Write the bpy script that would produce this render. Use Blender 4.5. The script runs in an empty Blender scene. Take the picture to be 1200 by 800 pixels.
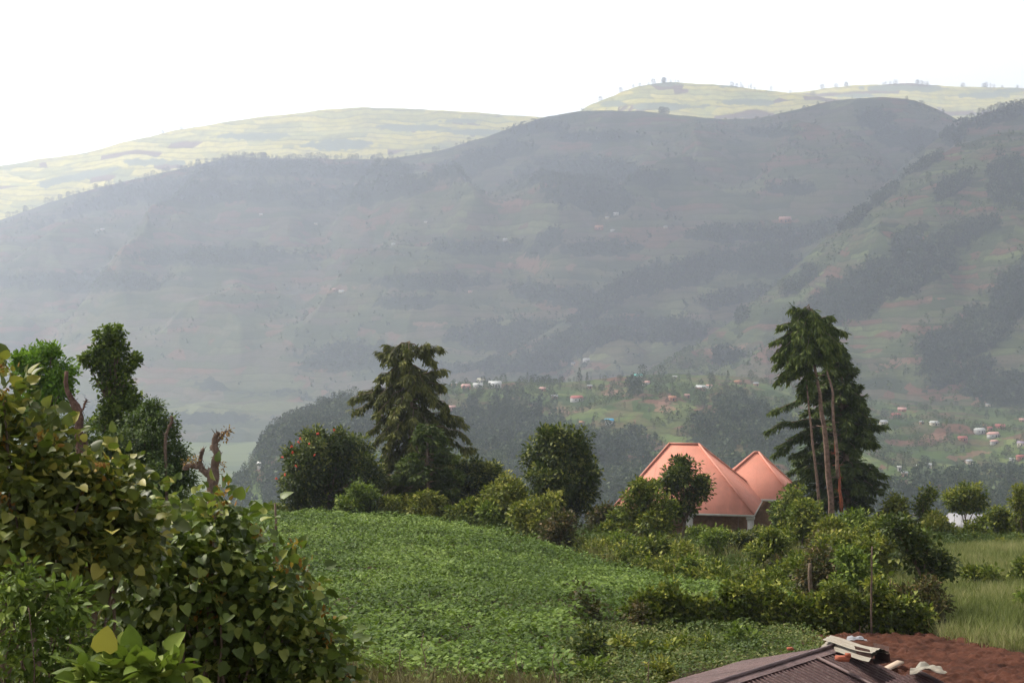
import bpy, math
import numpy as np
from mathutils import Vector
from mathutils.bvhtree import BVHTree

sc = bpy.context.scene
COL = sc.collection
R = math.radians
F, HZ = 1850.0, 345.0          # focal length and eye-level line, in photograph pixels
rng = np.random.default_rng(7)

# ------------------------------------------------------------------ helpers
def P(px, py, Y):
    return np.array([(px - 600) / F * Y, Y, (HZ - py) / F * Y])

def tag(o, label=None, cat=None, group=None, kind=None):
    if label: o['label'] = label
    if cat: o['category'] = cat
    if group: o['group'] = group
    if kind: o['kind'] = kind
    return o

def empty(name, loc=(0, 0, 0), rz=0.0):
    o = bpy.data.objects.new(name, None)
    o.location = loc; o.rotation_euler = (0, 0, rz)
    COL.objects.link(o)
    return o

def link(me, name, parent=None, loc=None):
    o = bpy.data.objects.new(name, me)
    COL.objects.link(o)
    if parent is not None:
        o.parent = parent
    if loc is not None:
        o.location = loc
    return o

def mesh_np(name, V, Fq, mat, tint=None, smooth=False, mi=None, attrs=None):
    """Fq: (n,k) int array or a list of such arrays."""
    me = bpy.data.meshes.new(name)
    V = np.asarray(V, dtype=np.float32)
    if not isinstance(Fq, list): Fq = [Fq]
    Fq = [np.asarray(f, dtype=np.int32) for f in Fq if len(f)]
    nl = sum(f.size for f in Fq); nf = sum(len(f) for f in Fq)
    me.vertices.add(len(V)); me.vertices.foreach_set('co', V.ravel())
    me.loops.add(nl); me.polygons.add(nf)
    me.loops.foreach_set('vertex_index', np.concatenate([f.ravel() for f in Fq]))
    tot = np.concatenate([np.full(len(f), f.shape[1], np.int32) for f in Fq])
    st = np.concatenate([[0], np.cumsum(tot)[:-1]]).astype(np.int32)
    me.polygons.foreach_set('loop_start', st)
    if smooth: me.polygons.foreach_set('use_smooth', np.ones(nf, bool))
    for m in (mat if isinstance(mat, (list, tuple)) else [mat]): me.materials.append(m)
    if mi is not None: me.polygons.foreach_set('material_index', np.asarray(mi, np.int32))
    if tint is not None:
        a = me.attributes.new('tint', 'FLOAT', 'FACE')
        a.data.foreach_set('value', np.asarray(tint, np.float32))
    for k, v in (attrs or {}).items():
        a = me.attributes.new(k, 'FLOAT', 'POINT')
        a.data.foreach_set('value', np.asarray(v, np.float32).ravel())
    me.update(calc_edges=True)
    me.validate()
    return me

class Geo:
    """collects pieces for one mesh"""
    def __init__(s): s.V = []; s.Q = {}; s.n = 0
    def add(s, V, Fs, mi=0):
        V = np.asarray(V, float)
        for f in Fs:
            s.Q.setdefault(len(f), []).append((tuple(int(i) + s.n for i in f), mi))
        s.V.append(V); s.n += len(V)
    def box(s, c, d, rz=0, mi=0, rx=0, ry=0):
        c = np.array(c, float); d = np.array(d, float) / 2
        v = np.array([[x, y, z] for x in (-1, 1) for y in (-1, 1) for z in (-1, 1)]) * d
        def rot(v, a, i, j):
            ca, sa = math.cos(a), math.sin(a); w = v.copy()
            w[:, i] = v[:, i] * ca - v[:, j] * sa; w[:, j] = v[:, i] * sa + v[:, j] * ca
            return w
        if rx: v = rot(v, rx, 1, 2)
        if ry: v = rot(v, ry, 2, 0)
        if rz: v = rot(v, rz, 0, 1)
        s.add(v + c, [(0, 1, 3, 2), (4, 6, 7, 5), (0, 4, 5, 1), (2, 3, 7, 6), (0, 2, 6, 4), (1, 5, 7, 3)], mi)
    def tube(s, pts, rad, n=7, mi=0, cap=True):
        pts = np.asarray(pts, float); rad = np.asarray(rad, float)
        if rad.ndim == 0: rad = np.full(len(pts), float(rad))
        t = np.gradient(pts, axis=0); t /= np.linalg.norm(t, axis=1)[:, None] + 1e-9
        ref = np.array([0.3, 0.95, 0.1]) if abs(t[0][2]) > .6 else np.array([0, 0, 1.0])
        u = np.cross(t, ref); u /= np.linalg.norm(u, axis=1)[:, None] + 1e-9
        w = np.cross(t, u)
        a = np.arange(n) / n * 2 * np.pi
        V = pts[:, None, :] + rad[:, None, None] * (np.cos(a)[None, :, None] * u[:, None, :] + np.sin(a)[None, :, None] * w[:, None, :])
        k = len(pts); Fs = []
        for i in range(k - 1):
            for j in range(n):
                j2 = (j + 1) % n
                Fs.append((i * n + j, i * n + j2, (i + 1) * n + j2, (i + 1) * n + j))
        if cap:
            Fs.append(tuple(range(n - 1, -1, -1))); Fs.append(tuple(range((k - 1) * n, k * n)))
        s.add(V.reshape(-1, 3), Fs, mi)
    def me(s, name, mats, smooth=False):
        V = np.concatenate(s.V); fs = []; mi = []
        for k in sorted(s.Q):
            fs.append(np.array([q[0] for q in s.Q[k]])); mi += [q[1] for q in s.Q[k]]
        return mesh_np(name, V, fs, mats, smooth=smooth, mi=mi)
    def obj(s, name, mats, parent=None, smooth=False, loc=None):
        return link(s.me(name, mats, smooth), name, parent, loc)

def hash3(ix, iy, iz, seed):
    n = (ix * 374761393 + iy * 668265263 + iz * 2147483647 + seed * 974634777) & 0xffffffff
    n = ((n ^ (n >> 13)) * 1274126177) & 0xffffffff
    n = ((n ^ (n >> 16)) * 2246822519) & 0xffffffff
    return ((n ^ (n >> 15)) & 0xffffff) / float(0xffffff)

def vnoise(x, y, z=0.0, seed=0):
    x, y, z = np.broadcast_arrays(np.asarray(x, float), np.asarray(y, float), np.asarray(z, float))
    ix, iy, iz = (np.floor(a).astype(np.int64) for a in (x, y, z))
    fx, fy, fz = x - ix, y - iy, z - iz
    fx, fy, fz = (f * f * f * (f * (f * 6 - 15) + 10) for f in (fx, fy, fz))
    r = 0
    for a in (0, 1):
        for b in (0, 1):
            for c in (0, 1):
                w = (fx if a else 1 - fx) * (fy if b else 1 - fy) * (fz if c else 1 - fz)
                r = r + w * hash3(ix + a, iy + b, iz + c, seed)
    return r

def fbm(x, y, z=0.0, o=4, seed=0):
    r = 0; a = .5; s = 0
    for i in range(o):
        r = r + a * vnoise(x * 2 ** i, y * 2 ** i, np.asarray(z) * 2 ** i, seed + i * 17); s += a; a *= .5
    return r / s

def unit(n, r=None):
    v = (r or rng).normal(size=(n, 3)); return v / (np.linalg.norm(v, axis=1)[:, None] + 1e-9)
def norm(v): return v / (np.linalg.norm(v, axis=-1, keepdims=True) + 1e-9)

# ------------------------------------------------------------------ materials
class NT:
    def __init__(s, name):
        s.m = bpy.data.materials.new(name); s.m.use_nodes = True
        s.t = s.m.node_tree; s.t.nodes.clear()
        s.out = s.t.nodes.new('ShaderNodeOutputMaterial')
    def n(s, typ, ins=None, **kw):
        nd = s.t.nodes.new(typ)
        for k, v in kw.items(): setattr(nd, k, v)
        for k, v in (ins or {}).items():
            if isinstance(v, tuple) and len(v) == 2 and hasattr(v[0], 'outputs'):
                s.t.links.new(v[0].outputs[v[1]], nd.inputs[k])
            elif hasattr(v, 'outputs'): s.t.links.new(v.outputs[0], nd.inputs[k])
            else: nd.inputs[k].default_value = v
        return nd
    def ramp(s, fac, stops, interp='LINEAR'):
        nd = s.t.nodes.new('ShaderNodeValToRGB'); cr = nd.color_ramp; cr.interpolation = interp
        while len(cr.elements) > 1: cr.elements.remove(cr.elements[-1])
        for i, (p, c) in enumerate(stops):
            e = cr.elements[0] if i == 0 else cr.elements.new(p)
            e.position = p; e.color = (*c, 1)
        s.t.links.new(fac.outputs[0] if hasattr(fac, 'outputs') else fac, nd.inputs[0])
        return nd
    def mix(s, fac, a, b, mode='MIX'):
        nd = s.t.nodes.new('ShaderNodeMix'); nd.data_type = 'RGBA'; nd.blend_type = mode
        for i, v in ((0, fac), (6, a), (7, b)):
            if hasattr(v, 'outputs'):
                s.t.links.new(v.outputs[2] if v.bl_idname == 'ShaderNodeMix' and v.data_type == 'RGBA' else v.outputs[0], nd.inputs[i])
            else: nd.inputs[i].default_value = v if i == 0 else (*v, 1)
        return nd
    def math(s, op, a, b=None, c=None, clamp=False):
        nd = s.t.nodes.new('ShaderNodeMath'); nd.operation = op; nd.use_clamp = clamp
        for i, v in enumerate((a, b, c)):
            if v is None: continue
            if hasattr(v, 'outputs'): s.t.links.new(v.outputs[0], nd.inputs[i])
            elif hasattr(v, 'is_linked'): s.t.links.new(v, nd.inputs[i])
            else: nd.inputs[i].default_value = v
        return nd
    def outc(s, c):
        return c.outputs[2] if c.bl_idname == 'ShaderNodeMix' else c.outputs[0]
    def surf(s, sh): s.t.links.new(sh.outputs[0], s.out.inputs['Surface']); return s.m

def leafmat(name, c0, c1, c2, transl=.22, rough=.6, spec=.18):
    rough = max(rough, .5); spec = min(spec, .22) if spec < .6 else .38
    t = NT(name)
    a = t.n('ShaderNodeAttribute', attribute_name='tint')
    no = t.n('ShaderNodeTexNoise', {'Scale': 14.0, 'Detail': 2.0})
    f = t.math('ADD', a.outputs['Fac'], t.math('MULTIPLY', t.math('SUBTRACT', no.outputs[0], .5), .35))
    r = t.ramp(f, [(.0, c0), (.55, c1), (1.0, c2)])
    b = t.n('ShaderNodeBsdfPrincipled', {'Roughness': rough, 'Specular IOR Level': spec})
    t.t.links.new(r.outputs[0], b.inputs['Base Color'])
    tr = t.n('ShaderNodeBsdfTranslucent'); 
    tc = t.mix(.5, r, (.10, .16, .01))
    t.t.links.new(t.outc(tc), tr.inputs[0])
    mx = t.t.nodes.new('ShaderNodeMixShader'); mx.inputs[0].default_value = transl
    t.t.links.new(b.outputs[0], mx.inputs[1]); t.t.links.new(tr.outputs[0], mx.inputs[2])
    return t.surf(mx)

def simple(name, c, rough=.7, var=.25, scale=3.0, spec=.3, metal=0.0, bump=0.0, bscale=30.0, c2=None):
    t = NT(name)
    tc = t.n('ShaderNodeTexCoord')
    no = t.n('ShaderNodeTexNoise', {'Vector': (tc, 3), 'Scale': scale, 'Detail': 6.0, 'Roughness': .65})
    c = np.array(c)
    lo = tuple(np.clip(c * (1 - var), 0, 1)); hi = tuple(np.clip(c * (1 + var), 0, 1)) if c2 is None else c2
    r = t.ramp(no, [(.3, lo), (.7, hi)])
    b = t.n('ShaderNodeBsdfPrincipled', {'Roughness': rough, 'Specular IOR Level': spec, 'Metallic': metal})
    t.t.links.new(r.outputs[0], b.inputs['Base Color'])
    if bump:
        n2 = t.n('ShaderNodeTexNoise', {'Vector': (tc, 3), 'Scale': bscale, 'Detail': 5.0})
        bp = t.n('ShaderNodeBump', {'Strength': bump, 'Distance': .05, 'Height': n2})
        t.t.links.new(bp.outputs[0], b.inputs['Normal'])
    return t.surf(b)

M = {}
M['leaf_heart'] = leafmat('heart_leaf', (.044, .068, .012), (.120, .168, .028), (.28, .30, .06), .3, .45, .7)
M['leaf_olive'] = leafmat('olive_leaf', (.046, .062, .012), (.120, .142, .026), (.32, .28, .045), .3, .45, .7)
M['leaf_lime'] = leafmat('lime_leaf', (.065, .100, .014), (.130, .185, .026), (.25, .30, .05), .3)
M['leaf_bright'] = leafmat('bright_leaf', (.07, .14, .012), (.13, .26, .02), (.23, .38, .04), .38)
M['leaf_mid'] = leafmat('mid_leaf', (.045, .066, .010), (.120, .155, .020), (.30, .30, .045), .26)
M['leaf_dark'] = leafmat('dark_leaf', (.028, .042, .012), (.062, .086, .020), (.26, .27, .06), .2)
M['leaf_yel'] = leafmat('yellowish_leaf', (.070, .090, .012), (.165, .185, .024), (.33, .31, .055), .26)
M['leaf_brown'] = leafmat('brownish_leaf', (.035, .040, .014), (.075, .065, .022), (.16, .10, .04), .2)
M['leaf_vine'] = leafmat('vine_leaf', (.038, .064, .012), (.115, .17, .026), (.27, .34, .06), .28)
M['leaf_feather'] = leafmat('feathery_leaf', (.034, .060, .015), (.070, .112, .028), (.14, .19, .045), .25)
M['young_leaf'] = leafmat('young_red_leaf', (.20, .085, .02), (.34, .17, .035), (.42, .30, .06), .35)
M['needle'] = leafmat('cypress_spray', (.030, .048, .012), (.066, .098, .018), (.15, .18, .036), .18, .65)
M['needle_dk'] = leafmat('dark_spray', (.026, .042, .013), (.056, .082, .020), (.12, .15, .036), .16, .65)
M['needle_olive'] = leafmat('olive_spray', (.040, .046, .014), (.090, .098, .024), (.20, .20, .05), .15, .65)
M['crop'] = leafmat('crop_leaf', (.048, .086, .012), (.122, .192, .028), (.23, .31, .070), .3)
M['herb'] = leafmat('herb_leaf', (.045, .075, .016), (.090, .130, .026), (.19, .19, .06), .25, .6)
M['grass'] = leafmat('grass_blade', (.13, .155, .045), (.25, .275, .09), (.42, .39, .19), .3, .6)
M['dry_grass'] = leafmat('dry_grass_blade', (.14, .14, .045), (.25, .235, .09), (.40, .35, .17), .3, .7)
M['straw'] = leafmat('straw_blade', (.12, .09, .04), (.20, .16, .075), (.30, .26, .14), .25, .7)
M['far_tree'] = leafmat('far_tree_leaf', (.014, .028, .014), (.030, .050, .022), (.070, .10, .04), .1, .7, .1)
M['far_euca'] = leafmat('far_gum_leaf', (.018, .034, .018), (.040, .062, .030), (.090, .115, .055), .1, .7, .1)
M['far_bush'] = leafmat('far_bush_leaf', (.030, .050, .015), (.060, .088, .024), (.11, .14, .04), .1, .7, .1)
M['bark'] = simple('bark', (.15, .11, .08), .9, .45, 4.0, .1, bump=.6)
M['bark_red'] = simple('red_bark', (.19, .125, .095), .95, .55, 6.0, .1, bump=1.0, bscale=22)
M['bark_rust'] = simple('rust_bark', (.24, .075, .04), .95, .5, 4.0, .1, bump=.8)
M['bark_dead'] = simple('dead_bark', (.12, .070, .052), .95, .6, 6.0, .1, bump=1.0, bscale=25)
M['bark_grey'] = simple('grey_bark', (.15, .105, .08), .9, .4, 5.0, .1, bump=.8)
M['petal'] = simple('red_petal', (.62, .07, .03), .5, .2, 8.0)

# ------------------------------------------------------------------ terrain height
_c = [(400, 800, 32), (650, 800, 33), (450, 705, 48), (450, 645, 68), (400, 612, 85), (600, 632, 80), (700, 668, 70),
      (800, 697, 60), (930, 714, 53), (650, 762, 40), (550, 700, 50), (750, 760, 43), (1050, 753, 46), (1100, 752, 45),
      (1200, 800, 38), (1150, 700, 58), (1150, 660, 75), (1180, 642, 88), (1050, 680, 70), (1130, 652, 120), (800, 662, 107),
      (960, 642, 100), (700, 650, 100), (480, 614, 97), (650, 628, 88), (900, 690, 66), (330, 612, 84), (860, 660, 85)]
CP = [P(*c) for c in _c] + [np.array(c, float) for c in [
    (0, 0, -1.65), (0, -20, .3), (-20, -15, .6), (20, -15, -.6), (-4, 6, -3.1), (4, 6, -3.3), (-5, 12, -4.9), (4, 12, -5.2),
    (0, 20, -6.4), (-30, 0, -2), (-30, 30, -8), (-14, 50, -10), (-25, 60, -11), (-34, 90, -14.5), (30, 0, -3.5), (15, 15, -7.4),
    (9, 30, -9.2), (14, 28, -9.0), (30, 40, -10.5), (0, 140, -29), (-40, 130, -30), (45, 150, -32), (-12, 112, -19), (45, 90, -15), (60, 120, -22)]]
CP = np.array(CP)
def _U(r2): return .5 * r2 * np.log(r2 + 1e-6)
def _tps():
    X = CP[:, :2] / 50; n = len(X)
    K = _U(((X[:, None] - X[None]) ** 2).sum(-1)) + np.eye(n) * .02
    Pm = np.hstack([np.ones((n, 1)), X])
    A = np.block([[K, Pm], [Pm.T, np.zeros((3, 3))]])
    return X, np.linalg.solve(A, np.concatenate([CP[:, 2], np.zeros(3)]))
TX, TW = _tps()
def gz(x, y):
    x = np.asarray(x, float); y = np.asarray(y, float); sh = x.shape
    x = x.ravel(); y = y.ravel()
    X = np.stack([np.clip(x, -45, 65), np.clip(y, -30, 150)], 1) / 50
    out = np.empty(len(X))
    for i in range(0, len(X), 40000):
        q = X[i:i + 40000]
        out[i:i + 40000] = _U(((q[:, None] - TX[None]) ** 2).sum(-1)) @ TW[:-3] + TW[-3] + q @ TW[-2:]
    far = np.interp(y, [0, 150, 250, 500, 900, 1500, 2500, 12000], [-2, -34, -75, -140, -180, -225, -262, -262])
    far = far + (fbm(x / 130, y / 130, 0, 3, 5) - .5) * np.clip((y - 200) / 400, 0, 1) * 22
    w = np.clip((y - 112) / 60, 0, 1); w = w * w * (3 - 2 * w)
    z = out * (1 - w) + far * w
    z = z + (fbm(x / 3.1, y / 3.1, 0, 3, 9) - .5) * .22 * np.clip(1 - y / 200, 0, 1)
    return z.reshape(sh)
def g1(x, y): return float(gz(np.array([x]), np.array([y]))[0])

# ground sheet
ys = [-60, -45, -30, -20, -12, -6, -2]
y = 1.0
while y < 10400: ys.append(y); y = y * 1.016 + .10
ys = np.array(ys + [10500.0]); us = np.linspace(-.62, .62, 300)
UU, YY = np.meshgrid(us, ys); XX = UU * (np.abs(YY) + 30)
ZZ = gz(XX, YY)
def grid_faces(nr, nc):
    i = np.arange(nr * nc).reshape(nr, nc)
    return np.stack([i[:-1, :-1], i[:-1, 1:], i[1:, 1:], i[1:, :-1]], -1).reshape(-1, 4)

def ground_mat():
    t = NT('ground')
    g = t.n('ShaderNodeNewGeometry'); s = t.n('ShaderNodeSeparateXYZ', {0: g})
    n1 = t.n('ShaderNodeTexNoise', {'Vector': g, 'Scale': .6, 'Detail': 8.0, 'Roughness': .7})
    near = t.ramp(n1, [(.32, (.075, .042, .026)), (.55, (.055, .045, .022)), (.75, (.060, .070, .022))])
    # valley: strips of fields
    v = t.n('ShaderNodeTexVoronoi', {'Vector': g, 'Scale': .012}, feature='F1')
    n2 = t.n('ShaderNodeTexNoise', {'Vector': g, 'Scale': .03, 'Detail': 6.0})
    sv = t.n('ShaderNodeSeparateColor', {0: (v, 1)})
    far = t.ramp(sv, [(0, (.06, .09, .03)), (.35, (.10, .13, .04)), (.6, (.14, .17, .06)), (.85, (.10, .115, .04)), (1, (.13, .10, .06))], 'CONSTANT')
    far2 = t.mix(t.math('MULTIPLY', n2, .5), far, (.06, .085, .03))
    f = t.math('MULTIPLY', t.math('SUBTRACT', s.outputs[1], 160.0), .005, clamp=True)
    c = t.mix(f, near, far2)
    b = t.n('ShaderNodeBsdfPrincipled', {'Roughness': .95, 'Specular IOR Level': .1})
    t.t.links.new(t.outc(c), b.inputs['Base Color'])
    bp = t.n('ShaderNodeBump', {'Strength': .5, 'Distance': .1, 'Height': n1}); t.t.links.new(bp.outputs[0], b.inputs['Normal'])
    return t.surf(b)
M['ground'] = ground_mat()
ground = link(mesh_np('ground', np.stack([XX, YY, ZZ], -1).reshape(-1, 3), grid_faces(*XX.shape), M['ground'], smooth=True), 'ground')
tag(ground, kind='structure')

def ray_near(px, py, y0=15, y1=135):
    """ground point of the near hill behind a place in the picture"""
    Y = np.linspace(y0, y1, 500); d = (px - 600) / F
    z = gz(d * Y, Y); zz = (HZ - py) / F * Y
    k = np.argmax(zz < z)
    return (d * Y[k], Y[k], z[k])

# ------------------------------------------------------------------ hills
def hill_mat(name, fields, forest_c, scale=1.0, band=6.0, line=.5, soil=.12, patch=70.0):
    t = NT(name)
    g = t.n('ShaderNodeNewGeometry'); s = t.n('ShaderNodeSeparateXYZ', {0: g})
    nz = t.n('ShaderNodeTexNoise', {'Vector': g, 'Scale': .006 * scale, 'Detail': 3.0})
    zz = t.math('ADD', s.outputs[2], t.math('MULTIPLY', nz, 60.0 / scale))
    zb = t.math('DIVIDE', zz, band)
    fl = t.math('FLOOR', zb); fr = t.math('FRACT', zb)
    def plots(P, bandk, off):
        cv = t.n('ShaderNodeCombineXYZ', {0: t.math('DIVIDE', s.outputs[0], P), 1: t.math('DIVIDE', s.outputs[1], P * 1.6), 2: t.math('ADD', t.math('MULTIPLY', bandk, 3.7), off)})
        v = t.n('ShaderNodeTexVoronoi', {'Vector': cv, 'Scale': 1.0, 'Randomness': .9}, feature='F1')
        return t.n('ShaderNodeSeparateColor', {0: (v, 1)})
    sv = plots(patch, fl, 0.0)
    big = t.n('ShaderNodeTexNoise', {'Vector': g, 'Scale': .0035 * scale, 'Detail': 5.0, 'Roughness': .6})
    fac = t.math('ADD', t.math('MULTIPLY', sv, .8), t.math('MULTIPLY', t.math('SUBTRACT', big, .5), 1.3))
    fac = t.math('ADD', fac, .10)
    col = t.ramp(fac, fields)
    # bare red-brown plots
    sel = t.math('GREATER_THAN', t.math('ADD', sv.outputs[1], t.math('MULTIPLY', t.math('SUBTRACT', big, .5), 1.1)), 1 - soil)
    col = t.mix(sel, col, (.16, .085, .06))
    # grassy bank at every terrace edge
    e = t.math('LESS_THAN', fr, .26)
    col = t.mix(t.math('MULTIPLY', e, line), col, (.035, .052, .020))
    n3 = t.n('ShaderNodeTexNoise', {'Vector': g, 'Scale': .06 * scale, 'Detail': 6.0, 'Roughness': .7})
    col = t.mix(t.math('MULTIPLY', t.math('SUBTRACT', n3, .44, clamp=True), 1.8, clamp=True), col, (.035, .055, .022))
    fa = t.n('ShaderNodeAttribute', attribute_name='forest')
    ff = t.math('ADD', fa.outputs['Fac'], t.math('MULTIPLY', t.math('SUBTRACT', n3, .5), .9))
    fm = t.math('MULTIPLY', t.math('SUBTRACT', ff, .42), 6.0, clamp=True)
    col = t.mix(fm, col, forest_c)
    ba = t.n('ShaderNodeAttribute', attribute_name='bare')
    bm = t.math('MULTIPLY', t.math('SUBTRACT', t.math('ADD', ba.outputs['Fac'], t.math('MULTIPLY', t.math('SUBTRACT', n3, .5), .8)), .45), 5.0, clamp=True)
    col = t.mix(t.math('MULTIPLY', bm, .75), col, (.24, .135, .095))
    b = t.n('ShaderNodeBsdfPrincipled', {'Roughness': .95, 'Specular IOR Level': .05})
    t.t.links.new(t.outc(col), b.inputs['Base Color'])
    bp = t.n('ShaderNodeBump', {'Strength': .7, 'Distance': 5.0, 'Height': n3}); t.t.links.new(bp.outputs[0], b.inputs['Normal'])
    return t.surf(b)

GREENS = [(.05, (.044, .056, .030)), (.28, (.072, .086, .040)), (.45, (.108, .108, .055)), (.6, (.128, .100, .072)), (.75, (.090, .078, .056)), (.9, (.128, .140, .066)), (1.0, (.165, .175, .08))]
M['hill_main'] = hill_mat('mountain_land', [(p, tuple(np.array(c) * 1.0)) for p, c in GREENS], (.024, .034, .024), 1, 14, .38, .13, 110)
M['hill_near'] = hill_mat('hillside_land', [(.05, (.040, .055, .026)), (.28, (.068, .088, .036)), (.45, (.105, .122, .050)), (.58, (.125, .102, .068)), (.70, (.082, .084, .048)), (.85, (.125, .15, .058)), (1.0, (.165, .19, .075))], (.024, .036, .020), 1.5, 8, .42, .17, 60)
M['hill_far'] = hill_mat('far_land', [(.1, (.28, .29, .10)), (.4, (.56, .49, .10)), (.7, (.62, .53, .13)), (.95, (.38, .39, .13))], (.17, .20, .12), .5, 24, .4, .10, 240)  # field yellow raised to stand in for sunlight, woods paled like haze
M['village'] = hill_mat('village_land', [(.05, (.04, .07, .02)), (.3, (.07, .11, .03)), (.5, (.11, .15, .045)), (.62, (.12, .09, .05)), (.75, (.09, .11, .04)), (.95, (.16, .20, .06))], (.026, .042, .018), 3, 4, .45, .12, 42)

def ell(px, py, L, seed, fine=1.3):
    """soft union of ellipses (cx, cy, rx, ry, rot_deg) in picture coordinates, broken up by noise"""
    m = np.zeros_like(px)
    nn = (fbm(px / 16, py / 9, 0, 3, seed) - .5) * 1.5
    nn = nn + (fbm(px / 5, py / (2.2 if fine > 2 else 3), 0, 3, seed + 7) - .5) * fine
    for e in L:
        cx, cy, rx, ry = e[:4]; a = R(e[4]) if len(e) > 4 else 0
        dx, dy = px - cx, py - cy
        u = dx * math.cos(a) + dy * math.sin(a); v = -dx * math.sin(a) + dy * math.cos(a)
        d = np.sqrt((u / rx) ** 2 + (v / ry) ** 2) + nn * .45
        m = np.maximum(m, np.clip((1.2 - d) * 1.4, 0, 1))
    return m

HV, HF, HN = [], [], [0]
LAYERS = {}
def layer(name, crest, foot, amp, wl, seed, pw, mat, forest, bare=(), ncol=430, nrow=150, smooth=9, cn=1.2, sk=120, ridge=1.0):
    px = np.linspace(crest[0][0], crest[-1][0], ncol)
    cx, cy, cY = zip(*crest); fx, fy, fY = zip(*foot)
    def sm(a):
        k = np.hanning(smooth + 2)[1:-1]; k /= k.sum()
        return np.convolve(np.pad(a, smooth // 2, mode='edge'), k, mode='valid')[:ncol]
    py_c = sm(np.interp(px, cx, cy)) + (fbm(px / 22, 0 * px, 0, 4, seed) - .5) * 2 * cn
    Yc = sm(np.interp(px, cx, cY)); py_f = np.interp(px, fx, fy); Yf = np.interp(px, fx, fY)
    zc = (HZ - py_c) / F * Yc; zf = (HZ - py_f) / F * Yf
    t = np.linspace(0, 1, nrow)[:, None]
    Yg = Yf + (Yc - Yf) * t
    s = t ** pw
    Zg = zf + (zc - zf) * s
    Xg = (px - 600) / F * Yg
    env = np.clip(np.sin(np.pi * np.clip(t, 0, 1)), 0, 1) ** .8 * np.minimum(1, (1 - t) * 5)
    gu = 1 - np.abs(2 * fbm(Xg / wl, Yg / (wl * 2.2), 0, 4, seed + 3) - 1) * 2      # ridges and gullies
    gu2 = fbm(Xg / (wl * .28), Yg / (wl * .45), 0, 4, seed + 8) - .5
    Zg = Zg + env * amp * (ridge * (gu - .55) + .55 * gu2)
    Zg = np.where(t < .985, np.minimum(Zg, zc / Yc * Yg - np.minimum(Yg * .0008, (1 - t) * 60)), Zg)
    pyg = HZ - Zg / Yg * F
    pxg = np.broadcast_to(px, Yg.shape)
    fo = ell(pxg, pyg, forest, seed + 20, 2.6 if name == 'village_hill' else 1.6); ba = ell(pxg, pyg, bare, seed + 31, 5.0) if bare else np.zeros_like(fo)
    # front skirt and back slope
    rows_Y = [Yf - sk]; rows_Z = [zf - sk * 1.1]
    back = [(60, .25), (180, .45), (500, .5)]
    bY = [Yc + d * Yc / 3000 for d, _ in back]; bZ = [zc - d * Yc / 3000 * k for d, k in back]
    Yall = np.vstack([rows_Y, Yg, bY]); Zall = np.vstack([rows_Z, Zg, bZ])
    Xall = (px - 600) / F * Yall
    fo2 = np.vstack([fo[:1], fo, np.repeat(fo[-1:], 3, 0)]); ba2 = np.vstack([ba[:1], ba, np.zeros((3, ncol))])
    V = np.stack([Xall, Yall, Zall], -1).reshape(-1, 3); Fq = grid_faces(*Yall.shape)
    o = link(mesh_np(name, V, Fq, mat, smooth=True, attrs={'forest': fo2, 'bare': ba2}), name)
    tag(o, kind='structure')
    HV.append(V); HF.append(Fq + HN[0]); HN[0] += len(V)
    LAYERS[name] = dict(px=px, X=Xg, Y=Yg, Z=Zg, py=pyg, fo=fo, ba=ba, pyc=py_c, Yc=Yc, zc=zc)
    return o

# far bright hills
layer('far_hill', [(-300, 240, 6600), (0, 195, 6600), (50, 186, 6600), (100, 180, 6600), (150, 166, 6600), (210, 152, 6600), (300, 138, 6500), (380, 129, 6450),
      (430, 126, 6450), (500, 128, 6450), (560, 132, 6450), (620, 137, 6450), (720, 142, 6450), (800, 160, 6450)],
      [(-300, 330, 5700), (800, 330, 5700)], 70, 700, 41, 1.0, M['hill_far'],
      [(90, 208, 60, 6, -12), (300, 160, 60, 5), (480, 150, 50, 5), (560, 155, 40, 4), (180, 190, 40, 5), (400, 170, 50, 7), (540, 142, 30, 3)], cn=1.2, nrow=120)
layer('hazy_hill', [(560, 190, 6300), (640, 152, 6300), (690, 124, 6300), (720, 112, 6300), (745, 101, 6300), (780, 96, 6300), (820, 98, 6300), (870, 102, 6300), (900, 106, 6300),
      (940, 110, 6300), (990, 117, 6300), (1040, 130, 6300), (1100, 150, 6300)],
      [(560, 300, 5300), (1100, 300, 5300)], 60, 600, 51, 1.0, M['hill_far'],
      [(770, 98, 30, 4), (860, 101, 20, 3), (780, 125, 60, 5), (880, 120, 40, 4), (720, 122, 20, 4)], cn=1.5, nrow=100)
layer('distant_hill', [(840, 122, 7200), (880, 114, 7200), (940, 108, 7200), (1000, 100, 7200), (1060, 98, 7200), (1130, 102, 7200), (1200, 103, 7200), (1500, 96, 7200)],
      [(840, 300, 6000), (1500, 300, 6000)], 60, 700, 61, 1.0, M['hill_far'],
      [(1060, 104, 60, 4), (1150, 112, 40, 4), (1000, 112, 30, 3), (1190, 106, 30, 3)], cn=1.2, nrow=100)
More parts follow.
